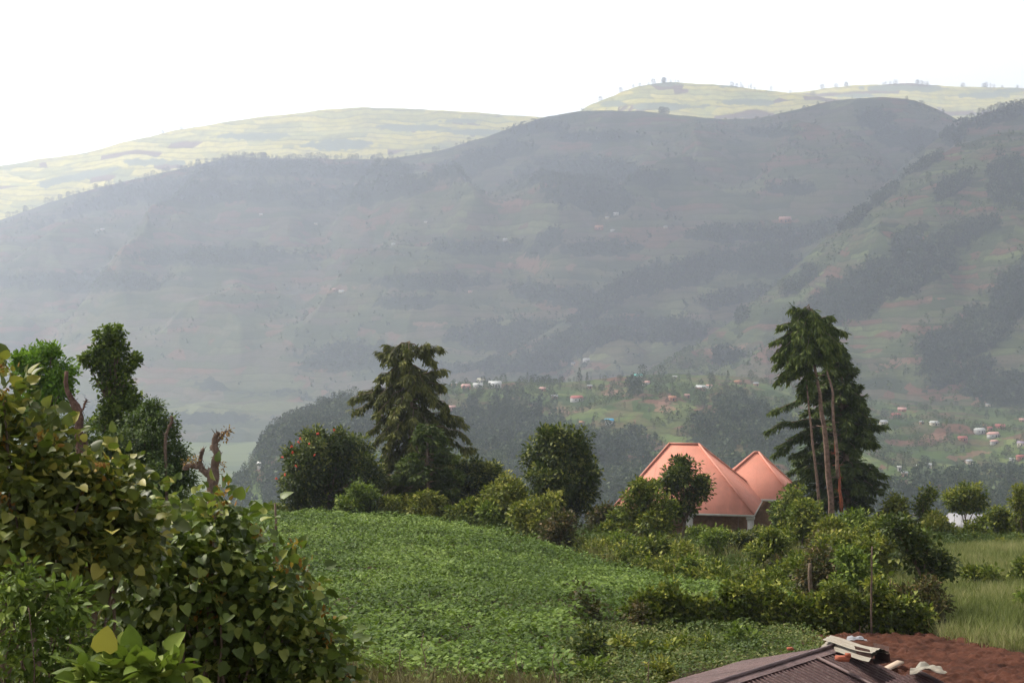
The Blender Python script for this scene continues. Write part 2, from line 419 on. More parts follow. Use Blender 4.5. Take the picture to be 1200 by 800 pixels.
# the long main mountain
layer('mountain', [(-300, 345, 5600), (-120, 290, 5500), (0, 258, 5400), (60, 236, 5300), (130, 216, 5200), (200, 201, 5100), (245, 190, 5000), (275, 184, 5000), (340, 186, 4900), (400, 186, 4800),
      (440, 187, 4800), (480, 183, 4700), (530, 173, 4600), (570, 160, 4500), (600, 150, 4500), (640, 137, 4400), (680, 130, 4400), (720, 129, 4300),
      (760, 131, 4300), (800, 136, 4300), (840, 140, 4200), (890, 138, 4200), (930, 130, 4100), (965, 120, 4100), (1000, 115, 4000), (1040, 114, 4000), (1070, 117, 4000),
      (1100, 128, 4000), (1130, 145, 4000), (1200, 175, 4000), (1400, 230, 4000)],
      [(-300, 510, 3000), (0, 508, 3000), (300, 505, 2950), (420, 480, 2850), (560, 452, 2800), (700, 442, 2800), (800, 450, 2800), (1400, 470, 2800)],
      270, 680, 11, .92, M['hill_main'],
      [(300, 197, 95, 14), (420, 200, 90, 12), (140, 232, 110, 12, -16), (240, 225, 160, 16), (440, 225, 100, 14, -8), (560, 190, 80, 16, -18), (680, 205, 80, 26), (690, 230, 70, 22, 15), (620, 150, 60, 9),  # ellipses around the middle knob paint a shaded patch as forest
       (1025, 140, 26, 14), (1070, 165, 50, 17, 10), (905, 155, 40, 8), (930, 222, 32, 8), (700, 160, 60, 8), (560, 290, 70, 10), (640, 285, 30, 14, -40), (700, 290, 60, 12), (600, 395, 90, 22),  # the summit flank ellipse paints shade as forest
       (420, 420, 80, 20), (250, 300, 130, 12), (100, 330, 120, 14), (350, 480, 100, 20), (150, 490, 180, 18), (500, 330, 80, 12), (520, 440, 70, 12), (760, 210, 30, 14), (480, 355, 50, 9), (650, 345, 70, 14, 8)],
      bare=[(625, 308, 24, 9), (668, 312, 7, 4), (400, 338, 22, 4), (560, 318, 14, 3), (500, 380, 26, 3), (600, 238, 22, 4)], ncol=560, nrow=260)
layer('spur', [(480, 445, 2800), (560, 432, 2900), (620, 400, 2950), (680, 362, 3000), (740, 318, 3050), (790, 282, 3100), (830, 264, 3150), (880, 258, 3200), (930, 257, 3250), (980, 250, 3300), (1020, 235, 3300), (1100, 215, 3300), (1250, 200, 3300)],
      [(480, 460, 2500), (700, 455, 2500), (850, 450, 2500), (1250, 450, 2500)], 130, 380, 23, .95, M['hill_main'],
      [(870, 275, 90, 9), (800, 320, 90, 18, -14), (720, 345, 70, 16, -32), (880, 310, 60, 14), (940, 280, 60, 12, -20), (680, 400, 80, 18, -20), (780, 390, 60, 14), (1000, 262, 40, 14, -20), (610, 430, 80, 9), (860, 350, 60, 10, -10)],
      bare=[(920, 259, 16, 2.5), (665, 425, 20, 4)], cn=1.5, ncol=380)
layer('back_ridge', [(960, 275, 3300), (1000, 246, 3300), (1040, 212, 3250), (1080, 176, 3200), (1110, 155, 3200), (1135, 141, 3200), (1160, 131, 3200), (1200, 122, 3200), (1300, 100, 3200), (1500, 60, 3200)],
      [(960, 330, 2750), (1500, 330, 2750)], 50, 420, 29, .95, M['hill_main'],
      [(1180, 135, 50, 7, -20), (1120, 160, 20, 9, -35)], cn=1.5, nrow=90, ncol=260)
layer('hillside', [(560, 480, 2150), (640, 470, 2200), (720, 460, 2250), (760, 440, 2280), (800, 414, 2300), (850, 380, 2330), (900, 341, 2350), (960, 287, 2400), (1000, 254, 2420), (1030, 233, 2430), (1050, 215, 2440), (1070, 200, 2450),
      (1090, 187, 2450), (1130, 168, 2500), (1160, 159, 2500), (1200, 152, 2500), (1300, 130, 2500), (1500, 90, 2500)],
      [(560, 492, 1850), (800, 485, 1800), (1000, 480, 1750), (1200, 478, 1700), (1500, 478, 1700)], 115, 330, 31, .92, M['hill_near'],
      [(1030, 335, 105, 26, -24), (960, 372, 50, 14, -15), (1140, 395, 90, 25, -32), (1185, 215, 30, 35, -30), (1080, 192, 26, 9, -25), (1035, 228, 22, 10, -40), (1115, 222, 30, 8, -30), (1000, 258, 24, 10, -40), (1180, 460, 60, 17), (1120, 280, 60, 12, -20),
       (865, 372, 10, 8), (850, 420, 20, 8), (1190, 330, 40, 14, -40), (1130, 440, 50, 8, -20), (1060, 285, 30, 9, -35), (940, 330, 30, 9, -40)],
      bare=[(1120, 466, 24, 3), (1145, 471, 12, 2.5), (850, 410, 24, 5, -10), (1050, 425, 22, 6, -20), (1100, 350, 12, 3)], cn=2.0, ncol=460, nrow=260)
layer('low_spur', [(100, 505, 2900), (180, 470, 3000), (240, 432, 3150), (300, 412, 3250), (350, 394, 3300), (410, 372, 3400), (460, 352, 3500), (540, 330, 3700)],
      [(100, 515, 2800), (300, 508, 2780), (540, 480, 2700)], 45, 300, 37, .95, M['hill_main'], [(430, 420, 90, 16, -15), (300, 450, 70, 14), (220, 490, 100, 9)], cn=1.5, nrow=100, ncol=240,
      bare=[(270, 433, 24, 3, -15)])
# village hill in the middle distance, with the shelf at the right
layer('village_hill', [(225, 640, 900), (262, 590, 960), (285, 560, 1000), (302, 530, 1050), (320, 509, 1080), (345, 490, 1120), (380, 473, 1160), (410, 466, 1200), (440, 462, 1230), (500, 455, 1280), (540, 449, 1300), (600, 447, 1320),
      (650, 449, 1320), (700, 444, 1330), (740, 440, 1340), (790, 438, 1350), (850, 440, 1360), (900, 444, 1380), (950, 456, 1450), (1000, 468, 1560), (1060, 474, 1640), (1200, 476, 1680), (1500, 476, 1700)],
      [(225, 720, 700), (300, 660, 700), (500, 640, 680), (800, 640, 680), (1000, 650, 660), (1200, 650, 660), (1500, 650, 660)], 22, 170, 43, .88, M['village'],
      [(330, 515, 50, 22, -25), (400, 500, 46, 26), (560, 505, 40, 28), (600, 500, 50, 30), (650, 530, 60, 20), (700, 535, 50, 18), (735, 525, 34, 16), (865, 492, 40, 26), (900, 515, 44, 26), (840, 515, 34, 20), (800, 560, 120, 16), (600, 575, 200, 24), (480, 520, 40, 30), (745, 459, 12, 5), (1110, 590, 150, 22), (1000, 590, 80, 24), (1180, 570, 60, 12), (1180, 474, 40, 5), (400, 575, 120, 26), (650, 600, 400, 24)],
      bare=[(780, 477, 22, 6), (655, 482, 20, 4), (1120, 536, 20, 3.5), (1095, 512, 18, 4), (717, 458, 12, 6), (1148, 531, 14, 3)], cn=.8, ncol=620, nrow=300, sk=100)

HB = BVHTree.FromPolygons([tuple(v) for v in np.concatenate(HV)], [tuple(f) for f in np.concatenate(HF).tolist()])
def hit(px, py):
    d = Vector(P(px, py, 1.0)).normalized()
    l, n, i, dist = HB.ray_cast(Vector((0, 0, 0)) + d * 400, d)
    if l is None:
        return None
    return l

# ------------------------------------------------------------------ leaves
def leaf_geo(Pp, D, N, L, W, shape='quad', fold=.25):
    """Pp base, D axis, N normal; returns V, F"""
    n = len(Pp); D = norm(D); S = norm(np.cross(D, N)); N = np.cross(S, D)
    L = L[:, None]; W = W[:, None]
    if shape == 'quad':
        V = np.stack([Pp, Pp + D * L * .5 - S * W * .5 + N * W * fold, Pp + D * L, Pp + D * L * .5 + S * W * .5 + N * W * fold], 1)
        Fq = np.arange(n)[:, None] * 4 + np.arange(4)[None]
        return V.reshape(-1, 3), Fq
    if shape == 'leaf':      # pointed oval, folded on the midrib, curled at the tip
        prof = [(.06, .20), (.30, .48), (.60, .42), (.84, .20)]
    else:                    # heart-shaped
        prof = [(-.10, .28), (.14, .56), (.50, .50), (.82, .24)]
    cv = (.05 + .26 * hash3(np.arange(n), np.arange(n) * 7, np.zeros(n, np.int64), 5))[:, None]      # how far each one curls
    vs = [Pp, Pp + D * L * .32 - N * L * cv * .1, Pp + D * L * .66 - N * L * cv * .44, Pp + D * L - N * L * cv]
    for sg in (-1, 1):
        for (q_, w) in prof:
            vs.append(Pp + D * L * q_ + S * sg * W * w + N * W * fold * w * 1.6 - N * L * cv * max(q_, 0) ** 2)
    V = np.stack(vs, 1)
    q = np.array([[0, 4, 5, 1], [1, 5, 6, 2], [2, 6, 7, 3], [0, 1, 9, 8], [1, 2, 10, 9], [2, 3, 11, 10]])
    Fq = (np.arange(n)[:, None, None] * 12 + q[None]).reshape(-1, 4)
    return V.reshape(-1, 3), Fq

def crown(clumps, dens, k, L, W, spread, shape='quad', droop=.3, subs=11, seed=1, fresh=.18, up=.9, subr=(.22, .44), cutlow=True):
    r = np.random.default_rng(seed)
    al = []
    for c, rad in clumps:
        c = np.array(c, float); rad = np.array(rad, float)
        al.append((c, rad * .70))
        for q in range(subs):
            d = unit(1, r)[0]; d[2] = d[2] * .9 + .1
            al.append((c + d * rad * r.uniform(.55, 1.12), rad * r.uniform(*subr)))
    PP, AX, NN, TT = [], [], [], []
    for c, rad in al:
        n = int(dens * .66 * 4 * math.pi * (np.mean(rad) ** 2)) + 3
        d = unit(n, r)
        if cutlow: d = d[(d[:, 2] > -.75) | (r.random(n) < .4)]
        n = len(d)
        f = .50 + .55 * r.random(n) ** .6
        f = np.where(r.random(n) < .09, r.uniform(1.08, 1.38, n), f)
        lump = .85 + .3 * vnoise(d[:, 0] * 2.5 + c[0], d[:, 1] * 2.5 + c[2], d[:, 2] * 2.5, seed)
        PP.append(c + d * rad * (f * lump)[:, None]); NN.append(d)
        AX.append(norm(d + [0, 0, .5] + unit(n, r) * .6))
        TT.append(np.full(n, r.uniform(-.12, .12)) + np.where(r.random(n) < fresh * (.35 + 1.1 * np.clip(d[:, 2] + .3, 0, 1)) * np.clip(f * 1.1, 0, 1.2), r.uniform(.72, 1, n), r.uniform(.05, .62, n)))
    PP, AX, NN, TT = map(np.concatenate, (PP, AX, NN, TT))
    n = len(PP)
    PP = np.repeat(PP, k, 0); AX = np.repeat(AX, k, 0); NN = np.repeat(NN, k, 0); TT = np.repeat(TT, k)
    m = n * k
    d = norm(AX * .55 + unit(m, r))
    pos = PP + d * (r.random(m) * spread)[:, None]
    ax = norm(d * .9 + AX * .3 + np.array([0, 0, -droop]))
    nr = norm(np.array([0, 0, up]) + NN * .6 + unit(m, r) * .55)
    s = r.uniform(.42, 1.38, m)
    V, Fq = leaf_geo(pos, ax, nr, L * 1.15 * s, W * 1.15 * s, shape)
    tint = np.clip(TT + r.uniform(-.12, .12, m), 0, 1)
    if shape != 'quad': tint = np.repeat(tint, 6)
    return V, Fq, tint

def wob(a, b, n, amp, r, sag=0.0):
    a = np.array(a, float); b = np.array(b, float); t = np.linspace(0, 1, n)[:, None]
    p = a + (b - a) * t
    w = r.normal(size=(n, 3)) * amp; w[0] = 0; w[-1] *= .3
    p = p + w; p[:, 2] += (np.sin(t[:, 0] * np.pi)) * sag
    return p

def woody(name_label, cat, base, clumps, leafmat_, leaf, trunk_r, seed, bark='bark', name='shrub', group=None, dens=30, k=7, spread=.28, shape='quad',
          droop=.3, subs=11, fresh=.18, stems=None, extra=None, up=.9, subr=(.22, .44), cutlow=True, fork=.45):
    """a tree or shrub: empty at the base > trunk, crown"""
    r = np.random.default_rng(seed + 500)
    bx, by, bz = base
    root = empty(name, (bx, by, bz)); tag(root, name_label, cat, group)
    o3 = np.array([bx, by, bz])
    V, Fq, tint = crown(clumps, dens, k, leaf[0], leaf[1], spread, shape, droop, subs, seed, fresh, up, subr, cutlow)
    g = Geo()
    cen = np.mean([c for c, _ in clumps], 0)
    if stems is None:          # single trunk with limbs
        top = np.array([bx * .35 + cen[0] * .65, by * .35 + cen[1] * .65, bz + (cen[2] - bz) * fork])
        tr = wob(o3 - [0, 0, .2], top, 6, trunk_r * .5, r)
        g.tube(tr - o3, np.linspace(trunk_r * 1.15, trunk_r * .7, 6), 8)
        for c, rad in clumps:
            g.tube(wob(top, np.array(c) + unit(1, r)[0] * np.array(rad) * .2, 6, np.mean(rad) * .07, r) - o3, np.linspace(trunk_r * .6, trunk_r * .12, 6), 6)
    else:
        for c, rad in clumps:
            for q in range(stems):
                a = o3 + np.array([r.uniform(-.3, .3), r.uniform(-.2, .2), -.15]) * max(1, np.mean(rad) * .6)
                e = np.array(c) + unit(1, r)[0] * np.array(rad) * .6
                g = Geo(); g.tube(wob(a, e, 6, .05, r) - o3, np.linspace(trunk_r, trunk_r * .3, 6), 5)
                g.obj('stem', [M[bark]], root, smooth=True)
    if stems is None: g.obj('trunk', [M[bark]], root, smooth=True)
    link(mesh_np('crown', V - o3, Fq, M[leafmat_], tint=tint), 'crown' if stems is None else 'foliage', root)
    return root

def pc(lst, Y, seed, dy=1.0):
    """clumps from picture positions (px, py, rx, rz[, depth offset])"""
    r = np.random.default_rng(seed); out = []
    for c in lst:
        px, py, rx, rz = c[:4]; s = Y / F
        d = c[4] if len(c) > 4 else r.uniform(-.6, .6) * rx * s * dy
        out.append((P(px, py, Y + d), (rx * s, (rx + rz) / 2 * s, rz * s)))
    return out

exec_shrubs = []
def shrub(label, px, top, base, hw, Y, mat='leaf_mid', leaf=(.15, .085), seed=None, cat='shrub', group=None, name='shrub', n=None, stems=1, dens=26, k=7, **kw):
    """multi-stemmed shrub; top / half-width in picture pixels, standing on the ground at Y"""
    seed = seed if seed is not None else int(px * 7 + top * 3)
    r = np.random.default_rng(seed)
    s = Y / F; x = (px - 600) * s; z0 = g1(x, Y); ztop = (HZ - top) * s
    H = max(ztop - z0, .5); W = hw * s
    cl = []
    n = n or max(3, int(round(H * W * 1.1)) + 3); n = min(n, 11)
    for i in range(n):
        f = (i + .5) / n
        rr = min(W, H * .5) * r.uniform(.42, .62)
        zc = z0 + rr * .7 + (H - rr * 1.6) * f ** .9
        lim = max(0, W - rr) * math.sqrt(max(0.05, 1 - (2 * abs(f - .42)) ** 2 * .8))
        a = r.uniform(0, 2 * math.pi)
        cl.append((np.array([x + math.cos(a) * lim * r.uniform(.4, 1), Y + math.sin(a) * lim * .8, zc]), (rr, rr, rr * r.uniform(.75, .95))))
    return woody(label, cat, (x, Y, z0), cl, mat, leaf, .03 + .012 * H, seed, name=name, group=group, dens=dens, k=k, stems=stems, **kw)

# ================================================================== crop field, grass, undergrowth (ground cover)
def tpl_plant(n, h, r0, L, W, seed, up=1.0, base_h=.1):
    r = np.random.default_rng(seed)
    a = r.uniform(0, 2 * np.pi, n); q = r.uniform(0, 1, n) ** .6
    z = base_h + (h - base_h) * np.sqrt(np.clip(1 - q ** 2, 0, 1)) * r.uniform(.6, 1, n)
    pos = np.stack([np.cos(a) * q * r0, np.sin(a) * q * r0, z], 1)
    ax = norm(np.stack([np.cos(a), np.sin(a), r.uniform(-.3, .35, n)], 1) + unit(n, r) * .5)
    nr = norm(np.array([0, 0, up]) + unit(n, r) * .5 + pos * [.8, .8, 0])
    s = r.uniform(.7, 1.2, n)
    V, Fq = leaf_geo(pos, ax, nr, L * s, W * s, 'quad', .15)
    return V, Fq, r.uniform(.1, .7, n)
def tpl_grass(n, h, r0, W, seed, lean=.5):
    r = np.random.default_rng(seed)
    a = r.uniform(0, 2 * np.pi, n); q = r.uniform(0, r0, n)
    pos = np.stack([np.cos(a) * q, np.sin(a) * q, np.zeros(n) - .03], 1)
    b = r.uniform(0, 2 * np.pi, n); l = r.uniform(.1, lean, n)
    ax = norm(np.stack([np.cos(b) * l, np.sin(b) * l, np.ones(n)], 1))
    nr = norm(unit(n, r) * [1, 1, .1] + np.stack([np.cos(b), np.sin(b), 0 * b], 1) * .3)
    H = h * r.uniform(.5, 1.1, n)
    V, Fq = leaf_geo(pos, ax, nr, H, np.full(n, W), 'quad', .1)
    V = V.reshape(n, 4, 3); V[:, 2] += np.stack([np.cos(b), np.sin(b), -.4 + 0 * b], 1) * (H * .18 * l / lean)[:, None]
    return V.reshape(-1, 3), Fq, r.uniform(0, 1, n)
def scatter(name, tpls, pos, sc_, rz, mat, seed=1, tvar=.25, tfield=None):
    r = np.random.default_rng(seed); which = r.integers(0, len(tpls), len(pos))
    VV, FF, TT, n = [], [], [], 0
    for k, (V, Fq, t) in enumerate(tpls):
        ii = np.nonzero(which == k)[0]
        if not len(ii): continue
        c, s = np.cos(rz[ii])[:, None], np.sin(rz[ii])[:, None]
        x = V[None, :, 0] * c - V[None, :, 1] * s; y_ = V[None, :, 0] * s + V[None, :, 1] * c
        z = np.broadcast_to(V[None, :, 2], x.shape)
        W = np.stack([x, y_, z], -1) * sc_[ii][:, None, None] + pos[ii][:, None, :]
        VV.append(W.reshape(-1, 3)); FF.append((Fq[None] + (np.arange(len(ii)) * len(V))[:, None, None]).reshape(-1, Fq.shape[1]) + n)
        off = (r.random(len(ii)) - .5) * 2 * tvar
        if tfield is not None: off = off + tfield[ii]
        TT.append(np.clip(t[None] + off[:, None], 0, 1).ravel()); n += W.shape[0] * W.shape[1]
    return link(mesh_np(name, np.concatenate(VV), np.concatenate(FF), mat, tint=np.concatenate(TT)), name)

def inpoly(x, y, poly):
    poly = np.array(poly); c = np.zeros(len(x), bool); j = len(poly) - 1
    for i_ in range(len(poly)):
        xi, yi = poly[i_]; xj, yj = poly[j]
        k = ((yi > y) != (yj > y)) & (x < (xj - xi) * (y - yi) / (yj - yi + 1e-12) + xi)
        c ^= k; j = i_
    return c
def area(polypx, ylim=(28, 135), raw=False):
    """picture outline of a patch of ground -> its outline on the ground"""
    if raw: return [(a, b) for a, b in polypx]
    return [ray_near(a, b)[:2] for a, b in polypx]
def fill(poly, step, seed, jit=.5, rows=None):
    pa = np.array(poly); lo, hi = pa.min(0), pa.max(0)
    r = np.random.default_rng(seed)
    if rows is None: rows = (step, 0.0)
    st2, ang = rows
    D = max(hi - lo) * 1.5; c = (lo + hi) / 2
    a, b = np.meshgrid(np.arange(-D / 2, D / 2, step), np.arange(-D / 2, D / 2, st2))
    a = a.ravel() + r.uniform(-jit, jit, a.size) * step; b = b.ravel() + r.uniform(-jit, jit, b.size) * st2 * (.35 if ang else 1)
    x = c[0] + a * math.cos(ang) - b * math.sin(ang); y_ = c[1] + a * math.sin(ang) + b * math.cos(ang)
    k = inpoly(x, y_, poly); x, y_ = x[k], y_[k]
    return np.stack([x, y_, gz(x, y_)], 1)

# world outlines (x, Y): field of low crops, following its edge on the hill
fieldW = [tuple(P(px, 0, Y)[:2]) for px, Y in [(250, 88), (330, 86), (400, 87), (450, 87), (520, 84), (600, 79), (655, 74.5), (700, 70), (760, 65), (800, 61), (870, 56.5), (935, 53)]] + \
         [tuple(P(px, 0, Y)[:2]) for px, Y in [(900, 48.5), (800, 46.5), (720, 45.5), (672, 44.5), (655, 40), (650, 32.2), (560, 31), (480, 31)]] + [(-3.6, 32), (-7.5, 45), (-10, 60), (-14, 75)]
pos = fill(fieldW, .33, 3, .45, rows=(.62, R(24)))
r_ = np.random.default_rng(4)
gap = fbm(pos[:, 0] / 1.6, pos[:, 1] / 1.6, 0, 3, 33)
keep = gap > .26
pos = pos[keep]
tf = (fbm(pos[:, 0] / 3.5, pos[:, 1] / 3.5, 0, 3, 12) - .5) * 1.1
scl = r_.uniform(.7, 1.25, len(pos)) * (.75 + .65 * fbm(pos[:, 0] / 1.1, pos[:, 1] / 1.1, 0, 2, 90))
crop = scatter('bean_crop', [tpl_plant(46, .52, .34, .13, .085, s) for s in range(6)], pos, scl, r_.uniform(0, 6.28, len(pos)), M['crop'], 2, .2, tf)
tag(crop, kind='stuff')

# tall grass on the right, rough grass between the hedges and the house
grassW = [tuple(P(px, 0, Y)[:2]) for px, Y in [(1085, 47), (1105, 52), (1010, 60), (1000, 66), (1060, 74), (1110, 86), (1240, 92), (1480, 90), (1480, 50), (1250, 42.5), (1200, 44), (1140, 44)]]
pos = fill(grassW, .2, 5)
r_ = np.random.default_rng(6)
pos = pos[r_.random(len(pos)) < .25 + fbm(pos[:, 0] / 2.5, pos[:, 1] / 2.5, 0, 3, 8) * 1.2]
tf = (fbm(pos[:, 0] / 3, pos[:, 1] / 3, 0, 3, 13) - .5) * 1.4
gr = scatter('tall_grass', [tpl_grass(15, .62, .16, .022, 60 + s) for s in range(6)], pos, r_.uniform(.6, 1.3, len(pos)), r_.uniform(0, 6.28, len(pos)), M['grass'], 3, .25, tf)
tag(gr, kind='stuff')
roughW = [tuple(P(px, 0, Y)[:2]) for px, Y in [(250, 90), (300, 120), (640, 118), (900, 118), (1250, 128), (1330, 96), (1250, 93), (1100, 87), (1050, 75), (990, 66), (985, 60), (1085, 53), (1090, 47), (940, 54), (880, 58), (800, 63), (700, 72), (600, 81), (500, 86), (400, 89)]]
pos = fill(roughW, .42, 15)
tf = (fbm(pos[:, 0] / 4, pos[:, 1] / 4, 0, 3, 14) - .5) * 1.2
hb = scatter('undergrowth', [tpl_plant(34, .8, .42, .16, .07, 80 + s, .6) for s in range(4)] + [tpl_grass(22, .95, .3, .03, 90 + s) for s in range(3)], pos,
             r_.uniform(.5, 1.2, len(pos)) * (.5 + fbm(pos[:, 0] / 2.5, pos[:, 1] / 2.5, 0, 3, 44)), r_.uniform(0, 6.28, len(pos)), M['herb'], 4, .3, tf)
tag(hb, kind='stuff')
pos = fill(roughW, .30, 55); pm = 600 + pos[:, 0] / pos[:, 1] * F
pos = pos[(fbm(pos[:, 0] / 3.2, pos[:, 1] / 3.2, 0, 3, 57) > .52) & (pm > 690) & (pm < 1090) & (pos[:, 1] < 96)]
tag(scatter('dry_grass', [tpl_grass(16, 1.05, .2, .028, 260 + s, .4) for s in range(4)], pos, r_.uniform(.6, 1.25, len(pos)), r_.uniform(0, 6.28, len(pos)), M['dry_grass'], 7, .4), kind='stuff')
sideW = [(-6.5, 34), (-8.5, 45), (-11, 60), (-15, 75), (-17, 90), (-34, 92), (-34, 26), (-5, 26)]
pos = fill(sideW, .55, 65)
tag(scatter('rough_pasture', [tpl_plant(34, .7, .42, .16, .07, 280 + s, .6) for s in range(3)] + [tpl_grass(22, .8, .3, .03, 290 + s) for s in range(3)], pos, r_.uniform(.5, 1.3, len(pos)), r_.uniform(0, 6.28, len(pos)), M['herb'], 8, .4), kind='stuff')
# undergrowth in front of the hedge and along the bottom of the picture
frontW = [tuple(P(px, 0, Y)[:2]) for px, Y in [(640, 33), (652, 40), (668, 44.2), (740, 44.9), (880, 45.6), (955, 45.2), (975, 40.5), (890, 38), (840, 37.5), (800, 36), (770, 34), (745, 30), (640, 28)]]
pos = fill(frontW, .23, 25)
tf = (fbm(pos[:, 0] / 2, pos[:, 1] / 2, 0, 3, 24) - .5) * 1.2
tag(scatter('weeds', [tpl_plant(30, .55, .34, .10, .065, 180 + s, .7) for s in range(4)], pos, r_.uniform(.4, 1.0, len(pos)), r_.uniform(0, 6.28, len(pos)), M['herb'], 5, .3, tf), kind='stuff')
dryW = [tuple(P(px, 0, Y)[:2]) for px, Y in [(300, 27), (330, 36), (385, 39), (420, 34), (500, 31.8), (600, 31.8), (660, 32), (700, 31), (700, 28), (300, 26)]]
pos = fill(dryW, .20, 35)
tag(scatter('dry_weeds', [tpl_grass(14, .75, .16, .022, 190 + s, .45) for s in range(4)], pos, r_.uniform(.4, 1.05, len(pos)), r_.uniform(0, 6.28, len(pos)), M['straw'], 6, .5, (fbm(pos[:, 0] / .8, pos[:, 1] / .8, 0, 3, 3) - .6) * 1.6), kind='stuff')

# bare red plot
def soil_patch():
    poly = [tuple(P(px, 0, Y)[:2]) for px, Y in [(990, 36), (965, 41), (935, 45.4), (1000, 46.2), (1090, 46.6), (1140, 45.6), (1200, 43), (1290, 41), (1300, 30), (1050, 30)]]
    xs = np.arange(4, 17.5, .07); yv = np.arange(29, 48, .07)
    X, Y = np.meshgrid(xs, yv)
    k = inpoly(X.ravel(), Y.ravel(), poly).reshape(X.shape)
    edge = np.zeros_like(X)
    kk = k.astype(float)
    for _ in range(12):
        kk = (kk + np.roll(kk, 1, 0) + np.roll(kk, -1, 0) + np.roll(kk, 1, 1) + np.roll(kk, -1, 1)) / 5
    h = np.clip((kk - .45) * 2.2, -.3, 1)
    lump = fbm(X / .35, Y / .35, 0, 4, 66); fur = np.abs(np.sin((X * .8 + Y * .6) * 2 * np.pi / .9 + lump * 3)) 
    Z = gz(X, Y) + np.where(h > 0, h * .12, h * .5) + np.clip(h, 0, 1) * ((lump - .5) * .16 + (fbm(X / .12, Y / .12, 0, 2, 67) - .5) * .16 + fur * .025)
    return link(mesh_np('soil', np.stack([X, Y, Z], -1).reshape(-1, 3), grid_faces(*X.shape), M['soil'], smooth=False), 'soil')
M['soil'] = simple('red_soil', (.066, .026, .016), .95, .55, 1.2, .1, bump=.8, bscale=9)
tag(soil_patch(), kind='structure')

# ================================================================== far trees
def tpl_tree(kind, n, seed):
    """unit-height tree, blades as quads"""
    r = np.random.default_rng(seed)
    if kind == 'gum':      # tall, narrow, ragged
        z = r.uniform(.25, 1, n); q = .16 * np.sin(np.pi * np.clip((z - .12) / .92, 0, 1)) ** .6
    elif kind == 'cone':
        z = r.uniform(.08, 1, n); q = .22 * (1.04 - z)
    else:                  # rounded
        z = r.uniform(.15, 1, n); q = .38 * np.sqrt(np.clip(1 - ((z - .55) / .47) ** 2, 0, 1))
    a = r.uniform(0, 2 * np.pi, n); lump = .75 + .5 * vnoise(a * 1.1, z * 6, seed, 3)
    q = np.minimum(q * lump * r.uniform(.5, 1.1, n), .44)
    pos = np.stack([np.cos(a) * q, np.sin(a) * q, z], 1)
    out = np.stack([np.cos(a), np.sin(a), 0 * a], 1)
    big = (1.0 / math.sqrt(n)) * (.55 if kind == 'gum' else (.75 if kind == 'cone' else 1.05))
    ax = norm(out * .6 + unit(n, r) * .6 + [0, 0, .7 if kind == 'gum' else .1])
    nr = norm(out + unit(n, r) * .5 + [0, 0, .5])
    s = r.uniform(.7, 1.4, n)
    V, Fq = leaf_geo(pos - ax * big * .5, ax, nr, big * 1.25 * s, big * .9 * s, 'quad', .15)
    # trunk, three-sided
    tw = .012
    tv = np.array([[tw, 0, -.05], [-tw, tw, -.05], [-tw, -tw, -.05], [tw * .3, 0, .93], [-tw * .3, tw * .3, .93], [-tw * .3, -tw * .3, .93]])
    tf_ = np.array([[0, 1, 4, 3], [1, 2, 5, 4], [2, 0, 3, 5]]) + len(V)
    tints = [.0] * 3
    if n > 100:            # limbs
        for q in range(5):
            an = q * 1.26 + seed; o_ = np.array([math.cos(an), math.sin(an), 0]); sd = np.array([-o_[1], o_[0], 0]) * .008
            p0 = np.array([0, 0, .35 + .05 * q]); p1 = p0 + o_ * (.14 if kind == 'gum' else .33) + [0, 0, .22]
            m_ = len(V) + len(tv); tv = np.concatenate([tv, [p0 - sd, p0 + sd, p1 + sd * .4, p1 - sd * .4]]); tf_ = np.concatenate([tf_, [[m_, m_ + 1, m_ + 2, m_ + 3]]]); tints.append(0.)
    return np.concatenate([V, tv]), np.concatenate([Fq, tf_]), np.concatenate([r.uniform(0, .8, n), tints])

def forest(name, lay, n, tpls, hm, mat, seed, box=None, thr=.55, hvar=.4):
    L = LAYERS[lay]; r = np.random.default_rng(seed)
    nr, nc = L['Y'].shape
    m = n * 12
    i_, j_ = r.uniform(0, nr - 1.001, m), r.uniform(0, nc - 1.001, m)
    a, b = i_.astype(int), j_.astype(int)
    wgt = L['fo'][a, b] > thr + r.uniform(-.15, .15, m)
    if box is not None:
        wgt &= (L['px'][b] > box[0]) & (L['px'][b] < box[2]) & (L['py'][a, b] > box[1]) & (L['py'][a, b] < box[3])
    wgt &= (L['px'][b] > -60) & (L['px'][b] < 1290)
    i_, j_, a, b = i_[wgt][:n], j_[wgt][:n], a[wgt][:n], b[wgt][:n]
    fi, fj = i_ - a, j_ - b
    def bil(A): return A[a, b] * (1 - fi) * (1 - fj) + A[a + 1, b] * fi * (1 - fj) + A[a, b + 1] * (1 - fi) * fj + A[a + 1, b + 1] * fi * fj
    pos = np.stack([bil(L['X']), bil(L['Y']), bil(L['Z'])], 1)
    s = hm * r.uniform(1 - hvar, 1 + hvar, len(pos))
    tf = (fbm(pos[:, 0] / 60, pos[:, 1] / 60, 0, 2, seed) - .5) * .8
    o = scatter(name, tpls, pos, s, r.uniform(0, 6.28, len(pos)), mat, seed, .3, tf)
    tag(o, kind='stuff'); return o

